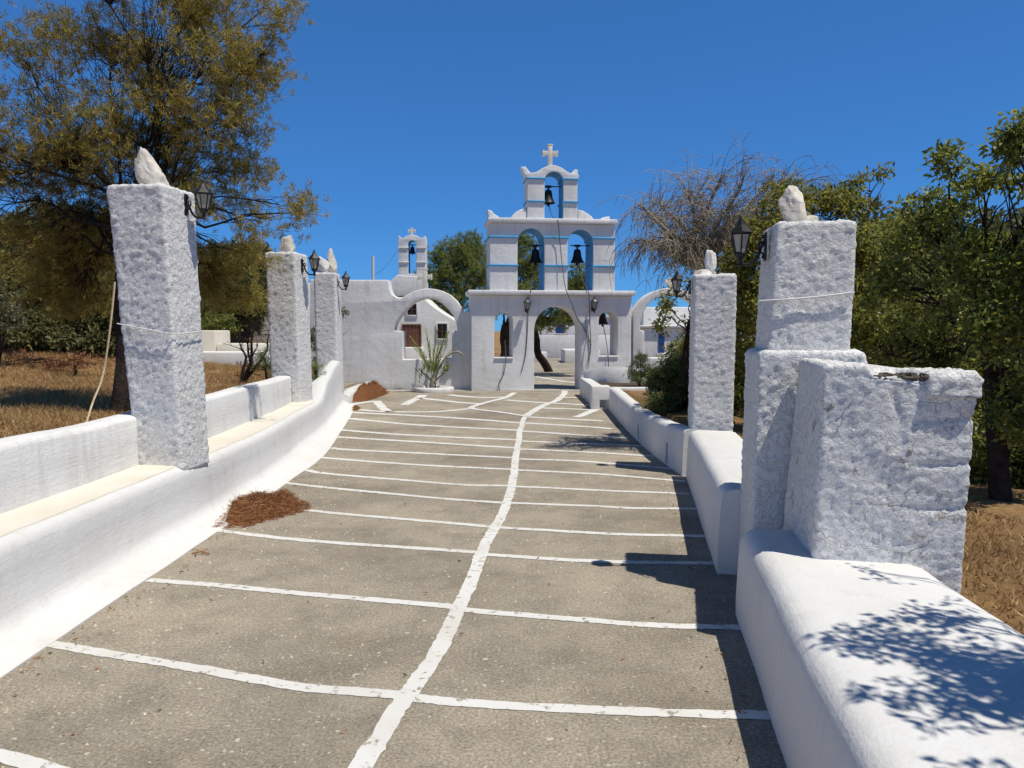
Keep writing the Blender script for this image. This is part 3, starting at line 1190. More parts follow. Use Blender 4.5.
lan = make_lantern()
lamps = [
    ((1.53, 4.62, 2.105), 180 - 8, 1.0, 'black wall lantern on the left face of the stepped right pillar with the pointed rock'),
    ((1.985, 8.5, 2.085), 180 - 8, 1.0, 'black wall lantern on the left face of the slim right pillar'),
    ((-2.712, 6.40, 2.645), -6, 1.05, 'black wall lantern at the top of the nearest left pillar, against the pine'),
    ((-3.24, 11.8, 2.60), 0, 1.3, 'black wall lantern on the middle left pillar'),
    ((-3.66, 15.95, 2.60), 0, 1.3, 'black wall lantern on the farthest left pillar, seen against the sky'),
]
for i, (loc, rz, s, lab) in enumerate(lamps):
    o = lan if i == 0 else dup(lan, loc, R(rz), s)
    if i == 0:
        o.location = loc
        o.rotation_euler = (0, 0, R(rz))
    tag(o, lab, 'lantern', 'black lanterns on pillars and gate')

# ------------------------------------------------------------------ bell gate
GY = 20.5
GX = at(553, 390, GY).x
GYAW = R(7.0)
gate = empty('bell_gate', (GX, GY, 0), GYAW)
tag(gate, 'white gateway with three tiers of arches, blue bands and hanging bells, closing the path', 'gate')


def G(px, py):
    p = at(px, py, GY)
    return ((p.x - GX), p.z)


def gx(px, py=300):
    return G(px, py)[0]


def gz(py):
    return G(553, py)[1]


def gpart(name, me, mat, y=0.0, parent=None):
    o = link(name, me, mat, parent or gate)
    if y:
        o.location.y = y
    return o


D1 = 0.85
door = arch_pts(gx(534), gx(582), -0.04, gz(306))
win_l = arch_pts(gx(494), gx(512.5), gz(357), gz(312))
win_r = arch_pts(gx(600), gx(619.5), gz(356), gz(311))
outl = [(gx(471), -.05), (door[0][0], -.05)] + door[1:-1] + [(door[-1][0], -.05), (gx(634), -.05), (gx(634), gz(295.5)), (gx(471), gz(295.5))]
gpart('lower_wall', flat_solid('lower_wall', outl, [win_l, win_r], D1, .025), WHITE)


def bxg(name, px0, px1, py0, py1, y0, y1, mat, bev=.012, parent=None):
    mb = MB()
    lo, hi = G(px0, py1), G(px1, py0)
    mb.box((lo[0], y0, lo[1]), (hi[0], y1, hi[1]), bev)
    return gpart(name, mesh_py(name, mb.v, mb.f, True, 25), mat, 0, parent)


bxg('cornice', 467.5, 636.5, 290.6, 295.4, -.16, D1 + .1, WHITE, .03)
for q in ((494, 513, 357, 358.6), (600, 620, 356, 357.6)):
    bxg('sill', q[0], q[1], q[2] + .1, q[3], -.035, .3, WHITE, .01)
Y2, D2 = 0.05, 0.95
a_l = arch_pts(gx(517.5), gx(544.5), gz(289.5), gz(228.2))
a_r = arch_pts(gx(568), gx(594), gz(289.5), gz(228.8))
outl = [(gx(489.6), gz(290.5)), (a_l[0][0], gz(290.5))] + a_l[1:-1] + [(a_l[-1][0], gz(290.5)), (a_r[0][0], gz(290.5))] + a_r[1:-1] + [(a_r[-1][0], gz(290.5)), (gx(616.5), gz(290.5)), (gx(616.5), gz(223.5)), (gx(489.6), gz(223.5))]
gpart('double_arch_tier', flat_solid('double_arch_tier', outl, [], D2, .02), WHITE, Y2)
for a in (a_l, a_r):
    a2 = [(p[0], max(p[1], gz(290))) for p in a]
    lining(a2, D2, BLUE, gate, .004).location.y = Y2
bxg('cornice', 487.5, 619, 218.5, 223.3, Y2 - .10, Y2 + D2 + .1, WHITE, .03)
Y3, D3 = 0.15, 0.68
a_t = arch_pts(gx(545.2), gx(564), gz(217.5), gz(170.4))


def crown_outline():
    L, Rr = gx(527.8, 200), gx(579.2, 200)
    top = gz(175.5)
    pts = [(L, gz(218.4)), (a_t[0][0], gz(218.4))] + a_t[1:-1] + [(a_t[-1][0], gz(218.4)), (Rr, gz(218.4)), (Rr, gz(178)), (gx(581, 175), gz(174)), (gx(578), gz(171.5)), (gx(572), gz(172))]
    for px, py in ((568, 170), (563, 166.5), (557, 164.3), (553.5, 163.8), (549, 164.3), (543, 167), (538, 170.5)):
        pts.append((gx(px), gz(py)))
    pts += [(gx(534), gz(172)), (gx(529), gz(171.5)), (gx(526.2), gz(174)), (L, gz(178))]
    return pts


gpart('top_bell_tier', flat_solid('top_bell_tier', crown_outline(), [], D3, .02), WHITE, Y3)
lining(a_t, D3, BLUE, gate, .004).location.y = Y3
# curved shoulders beside the top tier
for s_ in (-1, 1):
    pts = []
    if s_ < 0:
        q = [(511.5, 218.4), (527.4, 218.4), (527.4, 207.8), (522, 208.5), (516.5, 211.5), (513, 215)]
    else:
        q = [(579.8, 218.4), (597, 218.4), (594.5, 215), (590, 211.5), (585, 208.8), (579.8, 207.8)]
    gpart('curved_shoulder', flat_solid('curved_shoulder', [(gx(a, b), gz(b)) for a, b in q], [], D3 - .06, .03), WHITE, Y3 + .03)
# horns
hl = [(490, 218.3), (500.5, 218.3), (499.5, 215.6), (495, 213.2), (492.3, 209.8), (488.4, 209.2), (488.6, 213)]
gpart('corner_horn', flat_solid('corner_horn', [(gx(a, b), gz(b)) for a, b in hl], [], .34, .03), WHITE, .28)
hr = [(602, 218.3), (614.5, 218.3), (614, 213.8), (610, 214), (606, 215.2)]
gpart('corner_horn', flat_solid('corner_horn', [(gx(a, b), gz(b)) for a, b in hr], [], .34, .03), WHITE, .28)
hl = [(526, 174.5), (533.5, 173), (530, 168.5), (527, 164.6), (522.2, 165), (523.5, 169)]
gpart('corner_horn', flat_solid('corner_horn', [(gx(a, b), gz(b)) for a, b in hl], [], .26, .03), WHITE, .30)
hr = [(573, 172.6), (580.5, 174.5), (581, 166.6), (577.5, 166.2), (575, 168.8)]
gpart('corner_horn', flat_solid('corner_horn', [(gx(a, b), gz(b)) for a, b in hr], [], .26, .03), WHITE, .30)
# blue string courses
for (x0, x1) in ((489.6, 517.5), (544.5, 568), (594, 616.5)):
    for py in (237.6, 265.8):
        bxg('blue_band', x0 - .9, x1 + .9, py - .9, py + .9, Y2 - .045, Y2 + D2 + .045, BLUE, .008)
for (x0, x1) in ((527.8, 545.2), (564, 579.2)):
    for py in (177.8, 200.8):
        bxg('blue_band', x0 - .8, x1 + .8, py - .8, py + .8, Y3 - .04, Y3 + D3 + .04, BLUE, .008)


def cross_mesh(cx, z0, h, wdt, th, dep):
    mb = MB()
    arm = z0 + h * .62
    mb.box((cx - th / 2, 0, z0), (cx + th / 2, dep, z0 + h), .008)
    mb.box((cx - wdt / 2, .003, arm - th / 2), (cx - th / 2 - .001, dep - .003, arm + th / 2), .008)
    mb.box((cx + th / 2 + .001, .003, arm - th / 2), (cx + wdt / 2, dep - .003, arm + th / 2), .008)
    # flared ends
    mb.box((cx - wdt / 2 - .012, -.004, arm - th * .68), (cx - wdt / 2 + .03, dep + .004, arm + th * .68), .008)
    mb.box((cx + wdt / 2 - .03, -.004, arm - th * .68), (cx + wdt / 2 + .012, dep + .004, arm + th * .68), .008)
    mb.box((cx - th * .68, -.004, z0 + h - .03), (cx + th * .68, dep + .004, z0 + h + .012), .008)
    return mesh_py('cross', mb.v, mb.f, True, 25)


c0 = gx(552.6, 160)
gpart('cross', cross_mesh(c0, gz(164.4), gz(141.2) - gz(164.4), .40, .115, .12), CROSSM, Y3 + .2)

# lanterns on the gate
for (px, py, lab) in ((526, 307.5, 'small black lantern on the gate between the left window opening and the doorway'), (593.5, 306.5, 'small black lantern on the gate between the doorway and the right bell opening')):
    x, z = G(px, py)
    p = gate.matrix_basis @ Vector((x, -0.0, z)) if False else Matrix.Translation(gate.location) @ Matrix.Rotation(GYAW, 4, 'Z') @ Vector((x, 0, z))
    tag(dup(lan, p, R(-90) + GYAW, 1.45), lab, 'lantern', 'black lanterns on pillars and gate')


# bells
def make_bell():
    t = empty('church_bell')
    prof = [(.001, 0), (.05, -.004), (.075, -.03), (.085, -.08), (.095, -.16), (.115, -.23), (.145, -.285), (.155, -.30), (.150, -.31), (.138, -.30), (.11, -.24), (.08, -.16), (.06, -.06), (.001, -.03)]
    mb = MB()
    mb.lathe(prof, 20)
    mb.build('bell_body', BRONZE, t)
    mb = MB()
    mb.tube([(0, 0, 0), (0, 0, .06)], .022, 8)
    mb.box((-.07, -.025, .045), (.07, .025, .10), .01)
    mb.tube([(-.16, 0, .075), (.34, 0, .075)], .013, 6)
    mb.build('yoke', IRON, t)
    mb = MB()
    mb.tube([(0, 0, -.04), (.004, 0, -.31)], .008, 6)
    mb.lathe([(.001, -.30), (.028, -.32), (.034, -.345), (.026, -.37), (.001, -.38)], 10)
    mb.build('clapper', IRON, t)
    return t


GM = Matrix.Translation(gate.location) @ Matrix.Rotation(GYAW, 4, 'Z')
bell = make_bell()
bells = [
    (537.5, 247.5, .42, 1.2, 'dark bell hanging in the left blue arch of the gate, against the tree'),
    (581, 247.0, .42, 1.2, 'dark bell hanging in the right blue arch of the gate, against the sky'),
    (551.0, 187, .42, 1.18, 'dark bell in the single arch at the top of the gate under the cross'),
    (607, 312.5, .35, 1.0, 'dark bell hanging in the small arched opening right of the doorway'),
]
bell_pos = []
for i, (px, py, y, s, lab) in enumerate(bells):
    x, z = G(px, py)
    p = GM @ Vector((x, y, z))
    if i == 0:
        o = bell
        o.location, o.rotation_euler, o.scale = p, (0, 0, GYAW), (s,) * 3
    else:
        o = dup(bell, p, GYAW, s)
    bell_pos.append((x, y, z, s))
    tag(o, lab, 'bell', 'bells of the gate and chapel')


def cord(label, pts, r, mat=ROPE, name='rope', n=5, step=.06, cat='rope', group=None):
    mb = MB()
    mb.tube(catmull(pts, step), r, n)
    o = mb.build(name, mat)
    tag(o, label, cat, group)
    return o


def gl(px, py, y):
    x, z = G(px, py)
    return GM @ Vector((x, y, z))


def rope(lab, pts):
    cord(lab, [gl(*p) for p in pts], .011, ROPE)


rope('bell rope falling from the top bell over the middle pier to the doorway', [(551.5, 203, .40), (554, 215, .25), (557.4, 221, -.07), (559.5, 240, -.03), (562.5, 270, -.06), (565, 289, -.14), (571, 305, -.2), (577, 318, -.05), (585, 330, -.03), (592, 345, -.02)])
rope('bell rope from the left arch bell hanging beside the left gate lantern', [(538, 263, .40), (533, 280, .2), (530, 290, -.19), (528, 300, -.06), (527, 330, -.02), (525, 355, -.02), (521, 372, -.02)])
rope('bell rope from the right arch bell down past the right gate lantern', [(582, 264, .40), (584, 280, .1), (587, 290, -.19), (588.5, 300, -.17), (590, 320, -.05), (591, 350, -.03), (588, 362, -.03)])
rope('dark bell rope hanging from the bell right of the doorway to the planter', [(607.5, 325, .33), (608.5, 345, .05), (609, 358, -.05), (610, 385, -.05)])
rope('grey cable lying from the left window opening of the gate to the ground', [(505, 340, .1), (505.5, 355, -.02), (505, 362, -.05), (503, 374, -.03), (498.5, 383, -.03), (499, 390.3, -.06)])
cord('tall loop of pale cable on the gate wall right of the doorway', [gl(*p) for p in ((588, 312, -.02), (586, 325, -.02), (589, 340, -.02), (590, 360, -.02), (586, 372, -.02), (583, 366, -.02), (585, 350, -.02), (588, 335, -.02))], .012, mat_simple('grey_cable', (.42, .42, .43), .7), 'cable', cat='cable')

# ------------------------------------------------------------------ courtyard walls beside the gate
lw = empty('courtyard_wall', (GX, GY + .12, 0))
tag(lw, 'white courtyard wall left of the gate with a round-headed opening and a cross on top', 'wall')
outl = [(309, 391), (471, 391), (471, 311.3), (463, 311.3), (460.5, 306), (456, 300), (450, 294.6), (443, 291), (435, 288.8), (428, 288.2), (420, 289), (412, 291.5), (405, 295), (400, 298.2), (396, 297.2), (391, 294), (388.4, 288), (388, 283), (386.8, 279.6), (309, 279.2)]
hole = [(402, 359.5), (402, 331), (392.8, 330.5), (395, 323), (398, 318), (402, 313), (407, 307.2), (413, 302), (420, 299), (427, 298), (435, 299.5), (442, 304), (448, 309.5), (453, 316), (456, 323), (457.3, 330.8), (451.6, 331.2), (451.4, 358.6)]
lm = flat_solid('wall_body', [G(a, b) for a, b in outl], [[G(a, b) for a, b in hole]], .55, .03)
link('wall_body', lm, WHITE, lw)
cm = link('cross', cross_mesh(gx(423.5, 280), gz(288.8), gz(268) - gz(288.8), .36, .12, .12), CROSSM, lw)
cm.location.y = .2
rw = empty('courtyard_wall', (GX, GY + .25, 0))
tag(rw, 'white courtyard wall right of the gate with a wide arch and a cross, half hidden by shrubs', 'wall')


def mir(p):
    return (1103.5 - p[0], p[1])


hole_r = [mir(p) for p in hole][::-1]
outr = [(634.5, 391), (634.5, 311), (637, 306), (642.5, 299), (648, 294.6), (655, 291), (665, 288), (673, 287.2), (682, 288), (692, 291), (700, 296), (706, 303), (711, 311), (800, 311), (800, 391)]
hole_r = [(646, 358), (646, 331), (641.5, 330), (642, 322), (644, 314), (648.5, 306), (654, 300), (661, 296.2), (673, 294), (684, 296), (692, 300), (699, 307), (704, 316), (706, 330), (701, 331), (701, 358)]
rm = flat_solid('wall_body', [G(a, b) for a, b in outr], [[G(a, b) for a, b in hole_r]], .5, .03)
link('wall_body', rm, WHITE, rw)
cm = link('cross', cross_mesh(gx(674, 280), gz(287.6), gz(277) - gz(287.6), .26, .11, .12), CROSSM, rw)
cm.location.y = .2

# antenna pole on the left
mb = MB()
p0, p1 = at(373, 300, 24), at(373, 256, 24)
mb.tube([p0, p0.lerp(p1, .5), p1], .045, 8)
tag(mb.build('pole', WIRE), 'thin white pole rising behind the left courtyard wall', 'pole')
cord('thin wire from the white pole up to the chapel belfry', [at(374, 276, 24.02), at(386, 266, 26), at(397.5, 250, 28.9)], .008, ROPE, 'wire', cat='wire')


# ------------------------------------------------------------------ chapel behind the left wall
CY = 29.0
KX = at(411, 300, CY).x
ch = empty('chapel', (KX, CY, 0))
tag(ch, 'small white chapel behind the left courtyard wall, with a blue-lined belfry and brown door', 'chapel')


def K(px, py):
    p = at(px, py, CY)
    return (p.x - KX, p.z)


link('wall', flat_solid('wall', [K(a, b) for a, b in ((345, 375), (458, 375), (458, 322), (444, 314), (431, 305), (423, 297), (345, 296.5))], [], 5.0, .04), WHITE, ch)
q = [(385, 296), (426, 296), (426, 283), (424, 277), (397, 275), (390, 281), (386, 287)]
link('belfry_base', flat_solid('belfry_base', [K(a, b) for a, b in q], [], .8, .03), WHITE, ch).location.y = .0
b0, b1 = K(408, 273.5), K(415.6, 240)
ba = arch_pts(b0[0], b1[0], b0[1], b1[1], 10)
L_, R_ = K(397.8, 250)[0], K(425.3, 250)[0]
zz = lambda py: K(411, py)[1]
outb = [(L_, zz(277)), (R_, zz(277)), (R_, zz(240)), (K(424.6, 236)[0], zz(235.5)), (K(421, 236)[0], zz(238)), (K(416, 236)[0], zz(235)), (K(411.5, 236)[0], zz(234)), (K(407, 236)[0], zz(235)), (K(402, 236)[0], zz(238)), (K(398, 236)[0], zz(235)), (L_, zz(240))]
o = link('belfry', flat_solid('belfry', outb, [ba], .55, .02), WHITE, ch)
o.location.y = .1
lining(ba, .55, BLUE, ch, .004).location.y = .1
for py in (247.5, 262):
    for a, b in ((397.8, 408), (415.6, 425.3)):
        mb = MB()
        mb.box((K(a - .5, py)[0], .06, zz(py + .5)), (K(b + .3, py)[0], .7, zz(py - .5)), .006)
        link('string_course', mesh_py('string_course', mb.v, mb.f, True, 25), WHITE, ch)
o = link('cross', cross_mesh(K(410.5, 230)[0], zz(234.4), zz(227) - zz(234.4), .26, .09, .09), CROSSM, ch)
o.location.y = .3
for nm, x0, x1, y0, y1, m_ in (('door', 403.5, 420, 325.5, 346.8, WOOD), ('window', 407.5, 416.5, 304, 315, DARKGLASS), ('window', 437.5, 447, 324, 338.5, DARKGLASS)):
    lo, hi = K(x0, y1), K(x1, y0)
    mb = MB()
    t_ = .05
    mb.box((lo[0] - t_, -.05, lo[1] - t_), (lo[0], .02, hi[1] + t_), .006)
    mb.box((hi[0], -.05, lo[1] - t_), (hi[0] + t_, .02, hi[1] + t_), .006)
    mb.box((lo[0] + .001, -.048, hi[1]), (hi[0] - .001, .02, hi[1] + t_), .006)
    mb.box((lo[0] + .001, -.048, lo[1] - t_), (hi[0] - .001, .02, lo[1]), .006)
    fr = link(nm, mesh_py(nm, mb.v, mb.f, True, 25), WHITE if m_ is not WOOD else WOOD, ch)
    mb = MB()
    if m_ is WOOD:
        n = 5
        for i in range(n):
            a = lo[0] + (hi[0] - lo[0]) * i / n
            b = lo[0] + (hi[0] - lo[0]) * (i + 1) / n
            mb.box((a + .006, -.02, lo[1]), (b - .006, .01, hi[1]), .006)
    else:
        mb.box((lo[0], -.015, lo[1]), (hi[0], .01, hi[1]))
    link('door_leaf' if m_ is WOOD else 'pane', mesh_py('leaf', mb.v, mb.f, False), m_, fr)
    if m_ is not WOOD:
        mb = MB()
        xm, zm = (lo[0] + hi[0]) / 2, (lo[1] + hi[1]) / 2
        mb.box((xm - .015, -.035, lo[1]), (xm + .015, -.017, hi[1]))
        mb.box((lo[0], -.033, zm - .012), (xm - .016, -.018, zm + .012))
        mb.box((xm + .016, -.033, zm - .012), (hi[0], -.018, zm + .012))
        link('frame', mesh_py('frame', mb.v, mb.f, False), WOOD, fr)
mb = MB()
lo, hi = K(400, 360), K(424, 347)
mb.box((lo[0], -.9, -.05), (hi[0], -.003, hi[1]), .03)
link('doorstep', mesh_py('doorstep', mb.v, mb.f, True, 25), WHITE, ch)
x, z = K(411.2, 245.5)
o = dup(bell, (KX + x, CY + .35, z), 0, .85)
tag(o, 'small dark bell in the belfry of the chapel behind the left wall', 'bell', 'bells of the gate and chapel')


# ------------------------------------------------------------------ buildings and low walls beyond
def house(label, px0, px1, pytop, Y, depth, windows=(), roof=None, base=0.0, name='house'):
    X0 = at((px0 + px1) / 2, 331, Y).x
    t = empty(name, (X0, Y, base))
    tag(t, label, 'house')
    x0, x1 = at(px0, 331, Y).x - X0, at(px1, 331, Y).x - X0
    zt = at(512, pytop, Y).z - base
    mb = MB()
    mb.box((x0, 0, -.1), (x1, depth, zt), .05)
    link('wall', mesh_py('wall', mb.v, mb.f, True, 25), WHITE, t)
    if roof:
        mb = MB()
        mb.box((x0 - .12, -.12, zt + .002), (x1 + .12, depth + .1, zt + roof), .04)
        link('roof', mesh_py('roof', mb.v, mb.f, True, 25), WHITE, t)
    for (a, b, c, d) in windows:
        wx0, wx1 = at(a, 331, Y).x - X0, at(b, 331, Y).x - X0
        wz1, wz0 = at(512, c, Y).z - base, at(512, d, Y).z - base
        mb = MB()
        mb.box((wx0, -.03, wz0), ((wx0 + wx1) / 2 - .006, .02, wz1), .006)
        mb.box(((wx0 + wx1) / 2 + .006, -.03, wz0), (wx1, .02, wz1), .006)
        wn = link('window', mesh_py('window', mb.v, mb.f, False), DBLUE, t)
        mb = MB()
        mb.box((wx0 - .06, -.09, wz0 - .09), (wx1 + .06, .01, wz0 - .003), .01)
        link('sill', mesh_py('sill', mb.v, mb.f, True, 25), WHITE, wn)
    return t


house('white house with a stepped roof and a narrow blue shutter behind the right wall arch', 640, 735, 328, 27, 6, [(658.5, 664.5, 333, 353)], .1)
o = house('upper white block set back above the house with the narrow blue shutter', 643, 720, 307, 31, 5)
house('white house with a small blue window seen through the gate doorway', 520, 640, 318, 52, 6, [(556, 564.5, 325, 333.5)], .15)


def lowwall(label, px0, px1, pytop, Y, dep):
    a, b = at(px0, 331, Y).x, at(px1, 331, Y).x
    t = link('low_wall', mesh_py('low_wall', *(lambda m_: (m_.box((a, Y, -.05), (b, Y + dep, at(512, pytop, Y).z), .04), (m_.v, m_.f))[1])(MB()), True, 25), WHITE)
    return tag(t, label, 'wall')


lowwall('long low white wall across the courtyard, seen through the doorway', 530, 610, 335.5, 45, .4)
lowwall('low white bench block at the left inside the doorway', 530, 547, 352, 39.5, .9)
lowwall('low white block at the right inside the doorway', 565, 600, 350, 38, 3)
# left background: ruined stepped wall and white house
t = empty('ruined_wall', (at(222, 340, 21).x, 21, 0.7))
tag(t, 'low stepped white wall and ramp among the bushes behind the left pillars', 'wall')
mb = MB()
mb.box((-1.3, 0, -.2), (-.2, 1.2, .92), .05)
mb.box((-.197, .05, -.2), (1.1, 1.2, .55), .05)
link('upper_step', mesh_py('upper_step', mb.v, mb.f, True, 25), SEAT, t)
mb = MB()
mb.box((-1.6, -.9, -.2), (1.6, -.003, .35), .06)
link('lower_step', mesh_py('lower_step', mb.v, mb.f, True, 25), WHITE, t)
house('plain white house behind the thin dead shrub and the middle left pillar', 248, 312, 283, 27, 5, base=.7)
house('white house mostly hidden behind the dark evergreens at the left edge', 60, 96, 232, 46, 6, base=.9)


# ------------------------------------------------------------------ vegetation
def unit(n):
    a = RNG.normal(size=(n, 3))
    return a / np.linalg.norm(a, axis=1, keepdims=True)


def leaves(name, c, d, ln, wd, mat, parent, droop=0.0):
    """diamond leaves at c pointing along d"""
    n = len(c)
    d = d / np.maximum(1e-6, np.linalg.norm(d, axis=1, keepdims=True))
    s = np.cross(d, unit(n))
    s /= np.maximum(1e-6, np.linalg.norm(s, axis=1, keepdims=True))
    L = (ln * RNG.uniform(.65, 1.3, n))[:, None]
    W = (wd * RNG.uniform(.7, 1.25, n))[:, None]
    nr = np.cross(d, s)
    bend = nr * L * 0.12
    v = np.stack([c - d * L * .5, c + s * W * .5 + bend - d * L * .05, c + d * L * .5, c - s * W * .5 + bend - d * L * .05], 1).reshape(-1, 3)
    f = np.arange(n * 4).reshape(n, 4)
    o = link(name, mesh_np(name, v, f), mat, parent)
    return o


def needles(name, c, d, ln, wd, mat, parent):
    n = len(c)
    s = np.cross(d, unit(n))
    s /= np.maximum(1e-6, np.linalg.norm(s, axis=1, keepdims=True))
    L = (ln * RNG.uniform(.6, 1.25, n))[:, None]
    v = np.stack([c + s * wd * .5, c - s * wd * .5, c + d * L], 1).reshape(-1, 3)
    return link(name, mesh_np(name, v, np.arange(n * 3).reshape(n, 3)), mat, parent)


def lobe(px, py, rx, ry, Y, ry_depth=None, dens=1.0):
    c = at(px, py, Y)
    k = Y / F
    return (np.array(c), np.array([rx * k, ry_depth if ry_depth else (rx + ry) / 2 * k, ry * k]), dens)


def clusters(lobes, per_m2, shell=0.55, gap=0.0, gsc=1.2):
    """cluster centres inside the lobes, thinned by noise so the crown has gaps"""
    out, who = [], []
    for i, (c, r, dens) in enumerate(lobes):
        area = 4.2 * ((r[0] * r[1] + r[1] * r[2] + r[0] * r[2]) / 3)
        n = max(6, int(per_m2 * area * dens))
        u = unit(n)
        rad = RNG.uniform(0, 1, n) ** shell
        p = c + u * r * rad[:, None]
        for q in p:
            if gap and noise.noise(Vector(q) * gsc) < gap - 0.35:
                continue
            out.append(q)
            who.append(i)
    return np.array(out), np.array(who)


def limb(mb, a, b, r0, r1, n=6, wob=.12, seg=6, sag=0.0):
    a, b = Vector(a), Vector(b)
    L = (b - a).length
    pts, rad = [], []
    sd = Vector((random.random() * 50, random.random() * 50, 0))
    for i in range(seg + 1):
        t = i / seg
        p = a.lerp(b, t)
        p += noise.noise_vector(sd + Vector((t * 2.2, 0, 0))) * L * wob * math.sin(PI * t) * 1.3
        p.z += sag * L * math.sin(PI * t)
        pts.append(p)
        rad.append(r0 + (r1 - r0) * t ** .8)
    mb.tube(pts, rad, n, cap=False)
    return pts


def tree(name, label, cat, base, fork, lobes, leafmat, kind, per_m2, per_cl, spread, ln, wd, trunk_r, barkmat=BARK, gap=0.25, group=None, shell=.5, twigs=1.0, twig_r=.008, gsc=1.2, extra=None, limb_k=.28):
    base = Vector(base)
    t = empty(name, base)
    tag(t, label, cat, group)
    B = np.array(base)
    cl, who = clusters(lobes, per_m2, shell, gap, gsc)
    mb = MB()
    fork = Vector(fork)
    tr = limb(mb, base - Vector((0, 0, .15)), fork, trunk_r * 1.25, trunk_r * .75, 9, .10, 8)
    hubs = []
    for (c, r, dn) in lobes:
        st = random.choice(tr[-3:])
        pts = limb(mb, st, Vector(c), trunk_r * limb_k, trunk_r * .05, 6, .16, 8, .06)
        hubs.append(pts)
    for q, i in zip(cl, who):
        if random.random() < twigs:
            st = random.choice(hubs[i][3:])
            if (Vector(q) - st).length < 3.2:
                limb(mb, st, Vector(q), twig_r * 1.5, twig_r * .4, 3, .2, 4, -.03)
    if extra:
        extra(mb)
    tk = link('trunk', mesh_py('trunk', [p - base for p in mb.v], mb.f, True, 180), barkmat, t)
    n = len(cl) * per_cl
    c = np.repeat(cl, per_cl, axis=0)
    u = unit(n)
    off = u * spread * (RNG.uniform(0, 1, n) ** .6)[:, None]
    off[:, 2] *= .75
    p = c + off - B
    d = u + unit(n) * .7 + np.array([0, 0, -.15])
    d /= np.linalg.norm(d, axis=1, keepdims=True)
    if kind == 'needle':
        # tufts: needles fan out from a few shoot tips in each cluster
        k = 12
        m_ = max(1, per_cl // k)
        tips = np.repeat(cl, m_, axis=0) + unit(len(cl) * m_) * spread * (RNG.uniform(0, 1, len(cl) * m_) ** .5)[:, None]
        ax = unit(len(tips)) * .8 + np.array([0, 0, .55])
        c2 = np.repeat(tips, k, axis=0) + unit(len(tips) * k) * .03
        d2 = np.repeat(ax, k, axis=0) + unit(len(tips) * k) * .75
        d2 /= np.linalg.norm(d2, axis=1, keepdims=True)
        needles('crown', c2 - B, d2, ln, wd, leafmat, t)
    else:
        leaves('crown', p, d, ln, wd, leafmat, t)
    return t


# the big drooping pine behind the nearest left pillar
pb_ = (-4.75, 9.2, .58)
pine_l = [lobe(150, 130, 80, 55, 9.3), lobe(60, 150, 80, 60, 9.6), lobe(205, 70, 75, 50, 9.2), lobe(262, 55, 42, 38, 9.0, None, .9), lobe(225, 125, 55, 32, 9.0),
          lobe(110, 50, 80, 50, 9.6, None, .6), lobe(25, 60, 70, 60, 9.8, None, .4), lobe(190, 5, 80, 40, 9.2, None, .8), lobe(265, 8, 40, 25, 8.9, None, .7),
          lobe(215, 205, 50, 28, 9.0), lobe(262, 222, 40, 20, 8.9, None, 1.2), lobe(300, 214, 20, 12, 8.8, None, 1.0), lobe(150, 195, 55, 35, 9.8), lobe(60, 215, 70, 42, 10.2),
          lobe(0, 200, 60, 55, 10.0), lobe(235, 250, 48, 20, 9.4, None, .9), lobe(-80, 120, 80, 90, 10, None, .6), lobe(130, -80, 130, 60, 9.5, None, .5), lobe(205, 285, 32, 24, 10, None, 1.1),
          lobe(70, 265, 60, 36, 11), lobe(10, 255, 50, 30, 11.5), lobe(120, 240, 50, 40, 10.5), lobe(225, 170, 60, 30, 9.4, None, .8), lobe(150, 265, 50, 30, 10.8), lobe(280, 205, 34, 16, 8.9, None, 1.2), lobe(240, 300, 26, 18, 10, None, .8), lobe(70, 300, 60, 26, 11.5, None, .9), lobe(215, 265, 40, 20, 9.8)]
tree('pine_tree', 'big drooping pine with olive and brown needles behind the nearest left pillar', 'tree', pb_, at(126, 205, 9.2), pine_l, L_PINE, 'needle', 120, 72, .19, .085, .0095, .105, gap=.27, shell=.6, twigs=.45, twig_r=.004, gsc=2.0, limb_k=.26)
tree('evergreen_tree', 'dark evergreen tree beyond the dry grass at the left edge', 'tree', (at(40, 345, 19).x, 19, .7), at(45, 290, 19),
     [lobe(20, 290, 60, 40, 19), lobe(80, 285, 45, 45, 19.5), lobe(50, 240, 55, 35, 20), lobe(100, 320, 30, 24, 18.5), lobe(0, 250, 40, 30, 20), lobe(40, 325, 50, 20, 18.4), lobe(100, 250, 40, 40, 20), lobe(90, 338, 40, 14, 18), lobe(20, 335, 50, 16, 18), lobe(120, 300, 40, 40, 18.6), lobe(-20, 300, 60, 50, 19)], L_DARK, 'leaf', 60, 44, .28, .13, .055, .14, gap=.0, twigs=.1)
tree('evergreen_tree', 'dark evergreen tree between the nearest and the middle left pillars', 'tree', (at(225, 340, 25).x, 25, .8), at(225, 305, 25),
     [lobe(215, 285, 32, 38, 25), lobe(243, 300, 22, 38, 25.5), lobe(190, 290, 25, 40, 25), lobe(165, 300, 30, 35, 26), lobe(255, 262, 20, 18, 25)], L_DARK, 'leaf', 40, 44, .3, .16, .07, .14, gap=.0, twigs=.1)
tree('evergreen_shrub', 'dark bushy evergreen with low skirts, leftmost of the thicket behind the nearest pillar', 'shrub', (at(70, 350, 22).x, 22, .75), at(70, 320, 22),
     [lobe(60, 320, 40, 30, 22), lobe(95, 335, 34, 16, 21.5), lobe(30, 330, 40, 20, 22), lobe(70, 290, 40, 26, 22.5)], L_DARK, 'leaf', 60, 44, .28, .13, .055, .12, gap=-.1, twigs=.1)
